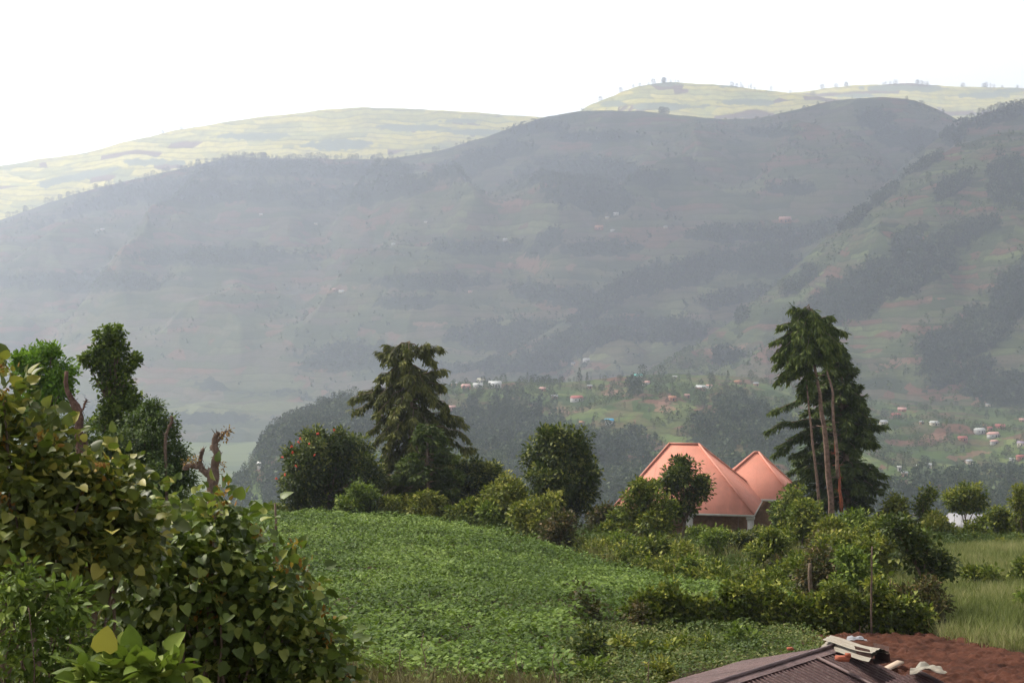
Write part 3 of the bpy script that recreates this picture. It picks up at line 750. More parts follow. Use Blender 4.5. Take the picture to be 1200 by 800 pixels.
forest('forest', 'village_hill', 8000, [tpl_tree('gum', 56, s) for s in range(4)] + [tpl_tree('round', 40, 9)], 8.5, M['far_euca'], 101)
forest('hillside_forest', 'hillside', 9000, [tpl_tree('gum', 26, 10 + s) for s in range(3)] + [tpl_tree('round', 20, 14)], 10, M['far_euca'], 102)
forest('mountain_forest', 'mountain', 9000, [tpl_tree('round', 12, 20 + s) for s in range(3)], 9, M['far_tree'], 103, thr=.6)
forest('spur_forest', 'spur', 5000, [tpl_tree('round', 14, 30 + s) for s in range(3)], 9.5, M['far_tree'], 104)
forest('ridge_forest', 'back_ridge', 900, [tpl_tree('round', 14, 40 + s) for s in range(2)], 13, M['far_tree'], 105)
# scattered bushes and boundary shrubs over the farmland
def sprinkle(name, lay, n, tpls, hm, mat, seed, cl=.5, sc2=60):
    L = LAYERS[lay]; r = np.random.default_rng(seed); nr, nc = L['Y'].shape
    a, b = r.integers(0, nr, n * 3), r.integers(0, nc, n * 3)
    pos = np.stack([L['X'][a, b], L['Y'][a, b], L['Z'][a, b]], 1)
    k = fbm(pos[:, 0] / sc2, pos[:, 1] / sc2, 0, 3, seed) > cl
    k &= (L['px'][b] > -60) & (L['px'][b] < 1290)
    pos = pos[k][:n]
    o = scatter(name, tpls, pos, hm * r.uniform(.4, 1.3, len(pos)), r.uniform(0, 6.28, len(pos)), mat, seed, .35)
    tag(o, kind='stuff')
sprinkle('bushes', 'village_hill', 5200, [tpl_tree('round', 36, 50 + s) for s in range(3)], 4.2, M['far_bush'], 111)
sprinkle('hillside_bushes', 'hillside', 2600, [tpl_tree('round', 14, 60 + s) for s in range(3)], 6, M['far_bush'], 112)
sprinkle('mountain_bushes', 'mountain', 4000, [tpl_tree('round', 9, 70 + s) for s in range(2)], 8, M['far_tree'], 113, .5, 150)
sprinkle('spur_bushes', 'spur', 1200, [tpl_tree('round', 9, 75 + s) for s in range(2)], 8, M['far_tree'], 114, .5, 100)

# single trees in the village: things of their own
def tree_mesh(kind, n, seed, mat):
    V, Fq, t = tpl_tree(kind, n, seed)
    mi = np.zeros(len(Fq), int); mi[n:] = 1
    return mesh_np('village_tree', V, Fq, [mat, M['bark']], tint=t, mi=mi)
TM = {'gum': [tree_mesh('gum', 260, 200 + s, M['far_euca']) for s in range(3)], 'cone': [tree_mesh('cone', 150, 210 + s, M['far_tree']) for s in range(2)],
      'round': [tree_mesh('round', 260, 220 + s, M['far_tree']) for s in range(3)], 'light': [tree_mesh('round', 150, 230 + s, M['far_bush']) for s in range(2)]}
def far_tree(kind, px, py, hpx, label, group, name='far_tree', r=rng):
    l = hit(px, py)
    if l is None: return None
    h = hpx * l.y / F
    o = link(TM[kind][int(r.integers(0, len(TM[kind])))], name, loc=(l.x, l.y, l.z))
    o.scale = (h * r.uniform(.85, 1.2),) * 2 + (h,); o.rotation_euler = (0, 0, r.uniform(0, 6.28))
    tag(o, label, 'tree', group); return o
VT = [('cone', 679, 450, 19, 'tall dark tree left of the two rising above the village crest'), ('cone', 688, 451, 15, 'slightly shorter dark tree beside the tallest village crest tree'),
      ('round', 775, 444, 16, 'round dark tree on the village crest right of the turquoise roof'), ('round', 753, 440, 13, 'dark tree directly behind the turquoise roof'),
      ('round', 590, 450, 12, 'dark round tree right of the long white village roof'), ('round', 623, 450, 8, 'small round tree alone on the crest left of the tall pair'),
      ('round', 573, 446, 9, 'small tree just behind the white buildings at the crest'), ('cone', 853, 450, 16, 'narrow dark tree on the crest at the right end of the village'),
      ('round', 745, 466, 16, 'dense round tree at the edge of the bright meadow'), ('round', 880, 446, 12, 'spreading tree near the orange roof on the crest'),
      ('cone', 695, 508, 20, 'pointed tree left of the bright blue roof'), ('cone', 1087, 552, 15, 'dark pointed tree left of the grey cottages on the valley floor'),
      ('cone', 1094, 551, 11, 'small pointed tree right of the grey cottages on the valley floor'), ('round', 1128, 530, 9, 'small tree at the top of the dark red valley plot'),
      ('round', 1181, 536, 15, 'tall leafy tree right of the red roofed hamlet'), ('round', 1140, 506, 7, 'small dark tree left of the white peaked house'),
      ('gum', 1059, 551, 14, 'slender tree beside the tiny white hut on the valley floor'), ('round', 1037, 490, 12, 'round dark tree left of the two red roofs at the valley edge'),
      ('round', 865, 382, 9, 'round tree standing alone on the bare hillside'), ('round', 700, 437, 8, 'small tree left of the turquoise roof')]
for k_, px, py, h, lb in VT: far_tree(k_, px, py, h, lb, 'separate trees round the village')
r_ = np.random.default_rng(77)
G1 = 'small trees scattered among the village houses'; n_ = 0
while n_ < 230:
    px, py = r_.uniform(520, 1000), r_.uniform(441, 512)
    if r_.random() > .35 + .6 * (py < 470): continue
    o = far_tree(['round', 'light', 'gum', 'round', 'cone'][int(r_.integers(0, 5))], px, py, r_.uniform(4.5, 10), 'small tree among the houses and plots of the village hill', G1, r=r_)
    if o: n_ += 1
G2 = 'small trees on the valley shelf at the right'; n_ = 0
while n_ < 80:
    px, py = r_.uniform(1000, 1215), r_.uniform(474, 560)
    o = far_tree(['round', 'light', 'gum', 'round'][int(r_.integers(0, 4))], px, py, r_.uniform(4, 9), 'small tree among the farm plots of the right hand valley shelf', G2, r=r_)
    if o: n_ += 1
# trees along the skylines
def sky_trees(lay, spans, hm, label, group, seed, kinds=('round', 'gum', 'round')):
    L = LAYERS[lay]; r = np.random.default_rng(seed)
    for a, b, n in spans:
        for px in np.sort(r.uniform(a, b, n)):
            Y = float(np.interp(px, L['px'], L['Yc'])); z = float(np.interp(px, L['px'], L['zc']))
            k = kinds[int(r.integers(0, len(kinds)))]
            h = hm * .8 * r.uniform(.5, 1.5); o = link(TM[k][int(r.integers(0, len(TM[k])))], 'ridge_tree', loc=((px - 600) / F * Y, Y, z - h * .16))
            o.scale = (h * r.uniform(.9, 1.35),) * 2 + (h,); o.rotation_euler = (0, 0, r.uniform(0, 6)); tag(o, label, 'tree', group)
sky_trees('mountain', [(4, 60, 9), (60, 130, 18), (165, 240, 14), (240, 350, 46), (350, 440, 26), (480, 560, 8), (772, 790, 7), (440, 480, 5)], 20, 'dark tree on the left and middle skyline of the long mountain', 'trees along the mountain skyline', 81)
sky_trees('mountain', [(900, 1090, 14)], 9, 'tiny tree on the rounded summit at the right of the long mountain', 'trees on the rounded summit', 82)
sky_trees('back_ridge', [(1128, 1140, 9), (1140, 1200, 16), (1062, 1082, 8)], 15, 'dark tree on the skyline of the ridge behind the right hillside', 'trees on the right back ridge', 83)
sky_trees('hillside', [(1066, 1086, 8), (1020, 1066, 12), (1086, 1135, 7)], 11, 'dark tree along the top edge of the right hillside', 'trees on the hillside edge', 84)
sky_trees('hazy_hill', [(758, 800, 9), (850, 885, 8), (700, 750, 5), (900, 960, 3)], 22, 'pale tree on top of the sunlit hill in the haze', 'trees on the hazy summit', 85)
sky_trees('distant_hill', [(1010, 1200, 22), (950, 1000, 4)], 24, 'faint tree along the farthest skyline at the right', 'trees on the farthest ridge', 86)
sky_trees('far_hill', [(180, 240, 7), (100, 160, 5)], 18, 'faint tree on the bright far hill at the left', 'trees on the bright far hill', 87)
sky_trees('village_hill', [(285, 420, 26), (530, 700, 16)], 8, 'dark tree along the crest of the wooded village hill', 'trees on the village crest', 88)

# ================================================================== far houses
def paint(name, c, rough=.6): return simple(name, c, rough, .12, .5, .3)
RC = {'white': paint('white_roof', (.50, .50, .49)), 'grey': paint('grey_iron_roof', (.38, .39, .41)), 'pink': paint('faded_pink_roof', (.55, .30, .26)), 'red': paint('red_roof', (.36, .09, .075)),
      'orange': paint('orange_roof', (.40, .17, .09)), 'turq': paint('turquoise_roof', (.07, .42, .38)), 'blue': paint('blue_roof', (.04, .36, .62)), 'yellow': paint('cream_roof', (.62, .55, .36)), 'purple': paint('mauve_roof', (.30, .24, .32))}
WC = {'white': paint('white_wall', (.50, .48, .45), .8), 'cream': paint('cream_wall', (.60, .52, .40), .8), 'mud': paint('mud_wall', (.34, .20, .13), .9), 'brick': paint('brick_wall', (.36, .16, .10), .9)}
M['dark'] = simple('dark_opening', (.02, .018, .016), .8, .1)
def far_house(px, py, wpx, roof, wall, label, deep=.7, rot=None, high=.32, cat='house'):
    l = hit(px, py)
    if l is None: print('miss', px, py); return
    s = l.y / F; wpx *= .86; Wd = wpx * s; D = Wd * deep; h = max(2.2, wpx * high * s)
    r = np.random.default_rng(int(px * 3 + py)); rz = r.uniform(-.5, .5) if rot is None else rot
    root = empty('village_house', (l.x, l.y, l.z), rz); tag(root, label, cat, 'houses on the far slopes')
    g = Geo(); g.box((0, 0, h / 2 - .8), (Wd, D, h + 1.6)); g.obj('wall', [WC[wall]], root)
    g = Geo(); rh = D * .30; e = .4
    hx, hy = Wd / 2 + e, D / 2 + e
    v = [(-hx, -hy, h), (hx, -hy, h), (hx, hy, h), (-hx, hy, h), (-hx * .96, 0, h + rh), (hx * .96, 0, h + rh)]
    v2 = [(x, y_, z - .15) for x, y_, z in v[:4]]
    g.add(v + v2, [(0, 1, 5, 4), (2, 3, 4, 5), (1, 2, 5), (3, 0, 4), (6, 9, 8, 7), (0, 6, 7, 1), (1, 7, 8, 2), (2, 8, 9, 3), (3, 9, 6, 0)])
    g.obj('roof', [RC[roof]], root)
    g = Geo(); g.box((Wd * .1, -D / 2 - .03, h * .36), (.9 * max(1, Wd / 9), .1, h * .72)); g.obj('door', [M['dark']], root)
    for q in (-.28, .33):
        g = Geo(); g.box((Wd * q, -D / 2 - .03, h * .52), (Wd * .12, .1, h * .3)); g.obj('window', [M['dark']], root)
HS = [(564, 448, 11, 'yellow', 'cream', 'cream roofed house behind the white pair on the village crest'), (560, 454, 12, 'white', 'white', 'short white roofed house below the cream roof on the crest'),
      (580, 454, 17, 'white', 'white', 'long low white roofed building on the village crest'), (546, 455, 11, 'pink', 'brick', 'faded pink roofed house left of the white roofed pair'),
      (532, 452, 7, 'grey', 'mud', 'small grey hut at the left end of the crest houses'),
      (529, 480, 10, 'pink', 'mud', 'pink roofed house half hidden beside the tall cypress'), (676, 470, 15, 'red', 'white', 'white walled house with a steep red roof in the middle of the hill'),
      (650, 467, 8, 'grey', 'mud', 'small grey roofed hut left of the white walled red roofed house'), (636, 458, 8, 'pink', 'brick', 'little pink house on the crest above the small grey hut'),
      (691, 455, 6, 'grey', 'mud', 'tiny grey hut below the tallest crest trees'), (714, 496, 11, 'blue', 'white', 'bright blue roofed hut below the meadow'),
      (682, 498, 6, 'orange', 'mud', 'tiny orange hut left of the blue roofed hut'), (748, 443, 10, 'turq', 'white', 'turquoise roofed house on the village crest'),
      (757, 451, 9, 'pink', 'white', 'pink roofed white house just right below the turquoise roof'), (770, 447, 8, 'pink', 'brick', 'second pink roofed house right of the turquoise roof'),
      (791, 444, 5, 'white', 'cream', 'tiny pale hut on the crest between turquoise roof and long pink house'), (788, 469, 9, 'orange', 'brick', 'orange roofed house beside the red bare plot'),
      (805, 466, 6, 'pink', 'mud', 'small pink hut right above the orange roofed house'), (821, 457, 13, 'white', 'brick', 'wide pale roofed house at the right of the village'),
      (831, 455, 7, 'pink', 'white', 'pink and white house touching the wide pale roofed one'), (865, 450, 9, 'orange', 'mud', 'rusty orange roofed house at the right end of the crest'),
      (886, 452, 6, 'grey', 'mud', 'grey hut right of the rusty orange roof'), (939, 496, 7, 'white', 'white', 'white hut glimpsed through the tall cypress branches'),
      (688, 424, 10, 'white', 'white', 'white building on the valley bench behind the village hill'), (672, 427, 6, 'grey', 'cream', 'grey roofed building left of the white one on the valley bench'),
      (288, 549, 17, 'white', 'cream', 'long pale building low in the left valley'), (307, 547, 11, 'white', 'white', 'white roofed house right of the long pale valley building'), (275, 552, 6, 'grey', 'mud', 'grey hut left of the long pale valley building'),
      (1057, 482, 11, 'pink', 'brick', 'upper pink roofed house at the foot of the hillside'), (1050, 489, 12, 'red', 'brick', 'red roofed house just below the upper pink roofed one'),
      (1035, 497, 10, 'grey', 'cream', 'grey roofed house beside the right edge of the cypress'), (1095, 498, 11, 'white', 'cream', 'pale long house between the two red hamlets'), (1080, 497, 5, 'grey', 'mud', 'tiny hut left of the pale long house'),
      (1128, 516, 11, 'red', 'brick', 'red gabled house alone on the green valley slope'), (1148, 507, 13, 'white', 'white', 'white peaked house beside the red hamlet'),
      (1164, 512, 14, 'pink', 'white', 'large pinkish red house in the right hamlet'), (1172, 502, 12, 'red', 'brick', 'bright red roofed house above the large pinkish one'),
      (1165, 520, 9, 'pink', 'white', 'white walled house lowest of the right hamlet'), (1153, 501, 5, 'orange', 'mud', 'small orange hut behind the white peaked house'), (1160, 504, 6, 'red', 'mud', 'small red hut between white peaked and bright red houses'),
      (1197, 522, 10, 'purple', 'cream', 'mauve roofed house at the right picture edge'), (1196, 538, 10, 'red', 'brick', 'dark red roofed house below the mauve one at the edge'), (1198, 494, 8, 'pink', 'mud', 'pink roofed house high at the right picture edge'),
      (1054, 551, 5, 'white', 'white', 'tiny white hut on the lower valley floor'), (1087, 548, 10, 'white', 'cream', 'pale cottage between two dark pointed trees'), (1077, 549, 6, 'grey', 'mud', 'grey cottage left of the pale cottage'), (1060, 558, 8, 'grey', 'mud', 'grey hut at the forest edge in the valley'),
      (1136, 543, 8, 'grey', 'cream', 'grey roofed cottage above the dark valley forest'), (1158, 476, 6, 'grey', 'cream', 'grey hut by the dark trees under the hillside'), (1186, 541, 6, 'white', 'white', 'small white hut beside the dark red roofed house'),
      (702, 269, 11, 'orange', 'brick', 'orange red roofed house high on the long mountain'), (722, 252, 7, 'white', 'white', 'white house above the orange red one on the mountain'), (712, 256, 5, 'white', 'cream', 'pale hut just left of the white mountain house'), (718, 271, 5, 'white', 'white', 'tiny white hut right of the orange red mountain house'),
      (461, 287, 5, 'white', 'white', 'lone white dot of a house on the left mountain face'), (499, 261, 4, 'white', 'cream', 'tiny pale house high below the middle skyline'), (370, 263, 4, 'white', 'cream', 'tiny pale house below the dark grove skyline'), (400, 343, 7, 'white', 'cream', 'pale house on the misty slope at the left'),
      (392, 340, 5, 'pink', 'mud', 'pink hut beside the pale house on the misty slope'), (120, 270, 5, 'white', 'cream', 'faint white house far left on the mountain'), (114, 271, 4, 'grey', 'cream', 'faint grey hut left of the faint white house'), (592, 282, 6, 'white', 'white', 'white house above the reddish landslip scar'),
      (592, 281, 4, 'grey', 'mud', 'grey hut next to the white house above the scar'), (745, 329, 5, 'white', 'white', 'small white house on the edge of the dark spur'), (920, 261, 16, 'pink', 'brick', 'long pink building on top of the dark spur'), (306, 252, 4, 'white', 'cream', 'tiny pale tower like house on the left mountain shoulder'),
      (551, 343, 5, 'pink', 'mud', 'pinkish hut on the red slope left of the scar'), (780, 267, 5, 'grey', 'cream', 'grey hut at the upper end of the dark spur')]
for h_ in HS: far_house(*h_)

# ================================================================== orange-roofed house
def sheet_mat(name, c, rough=.45, scale=4.0, dirt=(.2, .1, .07), amt=.35, rust=False, spec=.4):
    t = NT(name); tc = t.n('ShaderNodeTexCoord')
    n1 = t.n('ShaderNodeTexNoise', {'Vector': (tc, 3), 'Scale': .8, 'Detail': 6.0, 'Roughness': .7})
    n2 = t.n('ShaderNodeTexNoise', {'Vector': (tc, 3), 'Scale': 9.0, 'Detail': 6.0, 'Roughness': .7})
    f = t.math('MULTIPLY', t.math('SUBTRACT', n1, .42, clamp=True), 3.0 * amt, clamp=True)
    col = t.mix(f, c, dirt)
    f2 = t.math('MULTIPLY', t.math('SUBTRACT', n2, .55, clamp=True), 2.2, clamp=True)
    col = t.mix(f2, col, tuple(np.array(dirt) * .8 + .02))
    b = t.n('ShaderNodeBsdfPrincipled', {'Roughness': rough, 'Specular IOR Level': spec})
    t.t.links.new(t.outc(col), b.inputs['Base Color'])
    return t.surf(b)
M['o_roof'] = sheet_mat('orange_sheet', (.57, .235, .17), .7, dirt=(.43, .19, .14), amt=.8, spec=.2)
M['o_cap'] = sheet_mat('orange_cap', (.50, .20, .145), .65, dirt=(.42, .19, .14), amt=.4)
M['plaster'] = simple('plaster', (.50, .48, .44), .9, .15, 2.0, .2)
M['timber'] = simple('timber', (.20, .12, .07), .8, .3, 5.0, .2)
M['glass'] = simple('window_glass', (.03, .035, .04), .1, .2, 2.0, .5)
PHI = R(-13)
HO = np.array([16.4, 107.0, -14.9])
hz_ = g1(14, 110)
house = empty('orange_roofed_house', (HO[0], HO[1], hz_), PHI)
tag(house, 'house with a salmon orange hipped metal roof beyond the crop field', 'house')
ez = HO[2] - hz_       # eaves height above the base
def hip(name, x0, x1, y0, y1, e, rl, rr, rz_, ry=None):
    """hipped roof over a rectangle; ridge from (rl, yc) to (rr, yc)"""
    yc = (y0 + y1) / 2 if ry is None else ry
    A, B, C_, D_ = (x0, y0, e), (x1, y0, e), (x1, y1, e), (x0, y1, e); E, G_ = (rl, yc, rz_), (rr, yc, rz_)
    g = Geo()
    lo = [(p[0], p[1], p[2] - .16) for p in (A, B, C_, D_)]
    g.add([A, B, C_, D_, E, G_] + lo, [(0, 1, 5, 4), (2, 3, 4, 5), (1, 2, 5), (3, 0, 4), (0, 6, 7, 1), (1, 7, 8, 2), (2, 8, 9, 3), (3, 9, 6, 0), (6, 9, 8, 7)])
    # standing ribs of the sheets run up the slope
    def ribs(p0, p1, q0, q1, step=.85):
        p0, p1, q0, q1 = (np.array(v_, float) for v_ in (p0, p1, q0, q1))
        L_ = np.linalg.norm(p1 - p0); n_ = int(L_ / step); d = (p1 - p0) / L_
        mid0, mid1 = np.dot(q0 - p0, d), np.dot(q1 - p0, d)
        H_ = (q0 - p0) - d * mid0
        for i_ in range(1, n_):
            u = i_ * L_ / n_
            f = 1.0
            if u < mid0: f = u / max(mid0, 1e-3)
            elif u > mid1: f = (L_ - u) / max(L_ - mid1, 1e-3)
            a_ = p0 + d * u; b_ = a_ + H_ * f * .985
            g.tube([a_, b_], .007, 4, cap=False)
    ribs(A, B, E, G_); ribs(B, C_, G_, G_); ribs(D_, A, E, E)
    o = g.obj('roof', [M['o_roof']], house)
    g = Geo()
    for p, q in ((A, E), (B, G_), (C_, G_), (D_, E), (E, G_)):
        g.tube([np.array(p) + [0, 0, .03], np.array(q) + [0, 0, .05]], .075, 6)
    g.obj('ridge_cap', [M['o_cap']], o, smooth=True)
    g = Geo()
    for p, q in ((A, B), (B, C_), (C_, D_), (D_, A)):
        p, q = np.array(p), np.array(q); c = (p + q) / 2; L_ = np.linalg.norm(q - p)
        g.box(c + [0, 0, -.10], (L_ + .06 if abs(q[0] - p[0]) > .1 else .06, L_ + .06 if abs(q[1] - p[1]) > .1 else .06, .14))
    g.obj('fascia', [M['plaster']], o)
    return o
hip('roof', -9.8, 0.0, 0.0, 10.2, ez, -6.4, -4.3, -10.72 - hz_)
hip('roof', -4.2, 2.3, 7.6, 14.2, ez + .12, -.75, -.45, -11.75 - hz_, ry=10.6)
g = Geo(); g.box((-5.0, 6.2, (ez - .3) / 2 - .5), (8.2, 7.4, ez - .3 + 1.0)); g.obj('wall', [M['timber']], house)  # dark timber colour puts the verandah's shade into these walls
g = Geo(); g.box((-.9, 10.9, ez / 2 - .5), (5.2, 5.2, ez + .9)); g.obj('wall', [M['timber']], house)
g = Geo(); g.box((-2.9, 2.2, ez * .5 - .3), (3.3, .5, ez - .3)); g.obj('wall', [M['timber']], house)
for x_ in (-.25, -4.4):
    g = Geo(); g.box((x_, .35, ez / 2 - .45), (.42, .42, ez + .5)); g.box((x_, .35, ez - .3), (.54, .54, .16)); g.obj('column', [M['plaster']], house)
for x_, y_, rz in ((-3.7, 1.90, 0), (-2.0, 1.90, 0)):
    g = Geo()
    for dx in (-.5, .5): g.box((x_ + dx, y_, 1.6), (.08, .1, 1.3))
    for dz in (.95, 2.25): g.box((x_, y_, dz), (1.08, .1, .08))
    fr = g.obj('window', [M['timber']], house); g = Geo(); g.box((x_, y_ + .01, 1.6), (.96, .04, 1.24)); g.obj('pane', [M['glass']], fr)
g = Geo(); g.box((-.87, 4.4, 1.3), (.06, 1.0, 2.3)); g.obj('door', [M['timber']], house)
g = Geo(); g.box((-.87, 7.0, 1.7), (.06, 1.3, 1.2)); g.obj('window', [M['glass']], house)

# ================================================================== pale shed on the right
sx, sY = P(1130, 610, 118)[:2]; sz = g1(sx, sY)
shed = empty('shed', (sx, sY, sz), R(-18)); tag(shed, 'low shed with a whitish sheet roof behind bushes at the right', 'shed')
e_ = (HZ - 622) / F * 118 - sz; rt = (HZ - 601.5) / F * 118 - sz
M['w_roof'] = sheet_mat('pale_sheet', (.26, .26, .28), .6, dirt=(.20, .18, .18), amt=.4)
g = Geo(); v = [(-2.2, -1.9, e_), (2.3, -1.9, e_), (2.3, 1.9, e_), (-2.2, 1.9, e_), (-1.1, 0, rt), (1.5, 0, rt)]
g.add(v, [(0, 1, 5, 4), (2, 3, 4, 5), (1, 2, 5), (3, 0, 4), (3, 2, 1, 0)])
for i_ in range(1, 9):
    x_ = -2.2 + i_ * .5; f = min(1, (x_ + 2.2) / 1.1, (2.3 - x_) / .8)
    g.tube([(x_, -1.9, e_ + .01), (x_, -1.9 + 1.9 * f, e_ + (rt - e_) * f + .01)], .02, 4)
g.obj('roof', [M['w_roof']], shed)
g = Geo(); g.box((.05, 0, e_ / 2 - .1), (4.0, 3.4, e_ + .15)); g.obj('wall', [M['timber']], shed)
g = Geo(); g.box((.6, -1.73, .9), (.9, .05, 1.8)); g.obj('door', [M['dark']], shed)

# ================================================================== corrugated roof at the bottom
A2 = np.array([6.5, 31.35, -6.98]); dr = np.array([-4.78, -5.2, 0]); dr /= np.linalg.norm(dr)
pr = np.array([.736, -.677, 0.0])
LR, WR, WL, dropR, dropL = 11.0, 5.0, 2.35, .275, .285
bz0 = g1(4, 28)
build = empty('iron_roofed_building', (A2[0], A2[1], bz0)); tag(build, 'low building under a dark maroon corrugated iron roof at the bottom edge', 'building')
o3 = np.array([A2[0], A2[1], bz0])
def maroon():
    t = NT('maroon_iron'); tc = t.n('ShaderNodeTexCoord')
    at = t.n('ShaderNodeAttribute', attribute_name='trough')
    n1 = t.n('ShaderNodeTexNoise', {'Vector': (tc, 3), 'Scale': 1.3, 'Detail': 8.0, 'Roughness': .7})
    c = t.ramp(n1, [(.3, (.042, .017, .017)), (.5, (.066, .028, .027)), (.72, (.110, .058, .052))])
    n2 = t.n('ShaderNodeTexNoise', {'Vector': (tc, 3), 'Scale': 12.0, 'Detail': 5.0})
    c2 = t.mix(t.math('MULTIPLY', t.math('SUBTRACT', n2, .52, clamp=True), 3.0, clamp=True), c, (.16, .11, .10))
    c2 = t.mix(t.math('MULTIPLY', at.outputs['Fac'], .6), c2, (.028, .018, .018))  # darker colour in the troughs between the ribs
    b = t.n('ShaderNodeBsdfPrincipled', {'Roughness': .6, 'Specular IOR Level': .3})
    t.t.links.new(t.outc(c2), b.inputs['Base Color'])
    return t.surf(b)
M['maroon'] = maroon(); M['flash'] = simple('faded_flashing', (.12, .078, .076), .6, .35, 3.0)
def slope(o, along, down, L_, W_, drop, seed=1):
    nA = int(L_ / .0095); u = np.linspace(0, L_, nA); v = np.linspace(0, W_, 9)
    U, Vv = np.meshgrid(u, v)
    pan = (np.floor(U / .76)); r = np.random.default_rng(seed); lift = r.uniform(0, .012, int(L_ / .76) + 2)
    rib = np.clip(2.0 * np.cos(U * 2 * np.pi / .125) - .5, -1, 1); z = -Vv * drop + .022 * rib + lift[pan.astype(int)]
    z += np.where(Vv > W_ * .52, -.006, 0)
    pts = np.array(o)[None, None] + U[..., None] * along + Vv[..., None] * down
    pts[..., 2] += z
    return pts.reshape(-1, 3), grid_faces(*U.shape), {'trough': (1 - rib) / 2}
V1, F1, G1_ = slope(A2, dr, pr, LR, WR, dropR, 1)
link(mesh_np('roof', V1 - o3, F1, M['maroon'], smooth=True, attrs=G1_), 'roof', build)
V1, F1, G1_ = slope(A2, dr, -pr, LR, WL, dropL, 2)
link(mesh_np('roof', V1 - o3, F1[:, ::-1], M['maroon'], smooth=True, attrs=G1_), 'roof', build)
g = Geo()
e1 = A2 - o3 + [0, 0, .03]
cap = []
for k_ in range(12):
    q = e1 + dr * (k_ * 1.0 - .05) + [0, 0, .004 * (k_ % 2)]
    a_, b_, c_, d_ = q + pr * .2 - [0, 0, .045], q, q - pr * .2 - [0, 0, .045], None
    n2_ = dr * 1.04
    g.add([a_, b_, c_, a_ + n2_, b_ + n2_, c_ + n2_], [(0, 1, 4, 3), (1, 2, 5, 4)])
g.tube([e1 + [0, 0, .02], e1 + dr * LR + [0, 0, .02]], .04, 6)
g.obj('ridge_cap', [M['flash']], build)
g = Geo()
for s_ in (1.15,):     # raised lap strip running down the slope
    a_ = A2 - o3 + dr * s_ + pr * .2 + [0, 0, .0]; b_ = a_ + pr * 4.7 + [0, 0, -4.7 * dropR]
    g.tube([a_ + [0, 0, .01], b_ + [0, 0, .01]], .035, 5)
g.obj('roof_batten', [M['flash']], build)
g = Geo()
for dn, W_, dp in ((pr, WR, dropR), (-pr, WL, dropL)):   # verge boards
    a_ = A2 - o3 - dr * .03 + [0, 0, -.06]; b_ = a_ + dn * W_ + [0, 0, -W_ * dp]
    n_ = np.array([dr[0], dr[1], 0]) * .03
    g.add([a_ - n_, a_ + n_, a_ + n_ - [0, 0, .14], a_ - n_ - [0, 0, .14], b_ - n_, b_ + n_, b_ + n_ - [0, 0, .14], b_ - n_ - [0, 0, .14]],
          [(0, 1, 5, 4), (1, 2, 6, 5), (2, 3, 7, 6), (3, 0, 4, 7), (0, 3, 2, 1), (4, 5, 6, 7)])
g.obj('verge_board', [M['timber']], build)
g = Geo()
cc = A2 - o3 + dr * (LR / 2 + .2) + pr * (WR - WL) / 2
ang = math.atan2(dr[1], dr[0])
hh = (A2[2] - bz0) - 1.45
g.box((cc[0], cc[1], hh / 2 - .3), (LR - .9, WR + WL - 1.0, hh + .6), ang)
# gable triangle
ga = A2 - o3 + dr * .55
g.add([ga + pr * (WR - .6) + [0, 0, -(WR - .6) * dropR - .12], ga - pr * (WL - .5) + [0, 0, -(WL - .5) * dropL - .12], ga + [0, 0, -.12], ga + pr * (WR - .6) - [0, 0, 2.2], ga - pr * (WL - .5) - [0, 0, 2.2]], [(0, 2, 1, 4, 3)])
g.obj('wall', [M['plaster_d'] if 'plaster_d' in M else M['timber']], build)

# small lean-to roof beside it
A3 = P(1074, 787, 29.3)
lean = empty('lean_to', (A3[0], A3[1], g1(A3[0], A3[1]))); tag(lean, 'small maroon corrugated lean-to roof at the bottom right of the large roof', 'lean-to')
o4 = np.array(lean.location)
V1, F1, G1_ = slope(A3, dr, pr, 3.0, 2.6, .30, 5)
link(mesh_np('roof', V1 - o4, F1, M['maroon'], smooth=True, attrs=G1_), 'roof', lean)
g = Geo(); a_ = A3 - o4; g.tube([a_ + [0, 0, .03], a_ + pr * 2.6 + [0, 0, .03 - 2.6 * .3]], .045, 5); g.obj('verge_cap', [M['flash']], lean)
g = Geo()
for f in (.2, 2.4):
    p = A3 - o4 + dr * .3 + pr * f + [0, 0, -.3 * f]; g.tube([p, [p[0], p[1], -.2]], .05, 6)
g.obj('post', [M['timber']], lean)

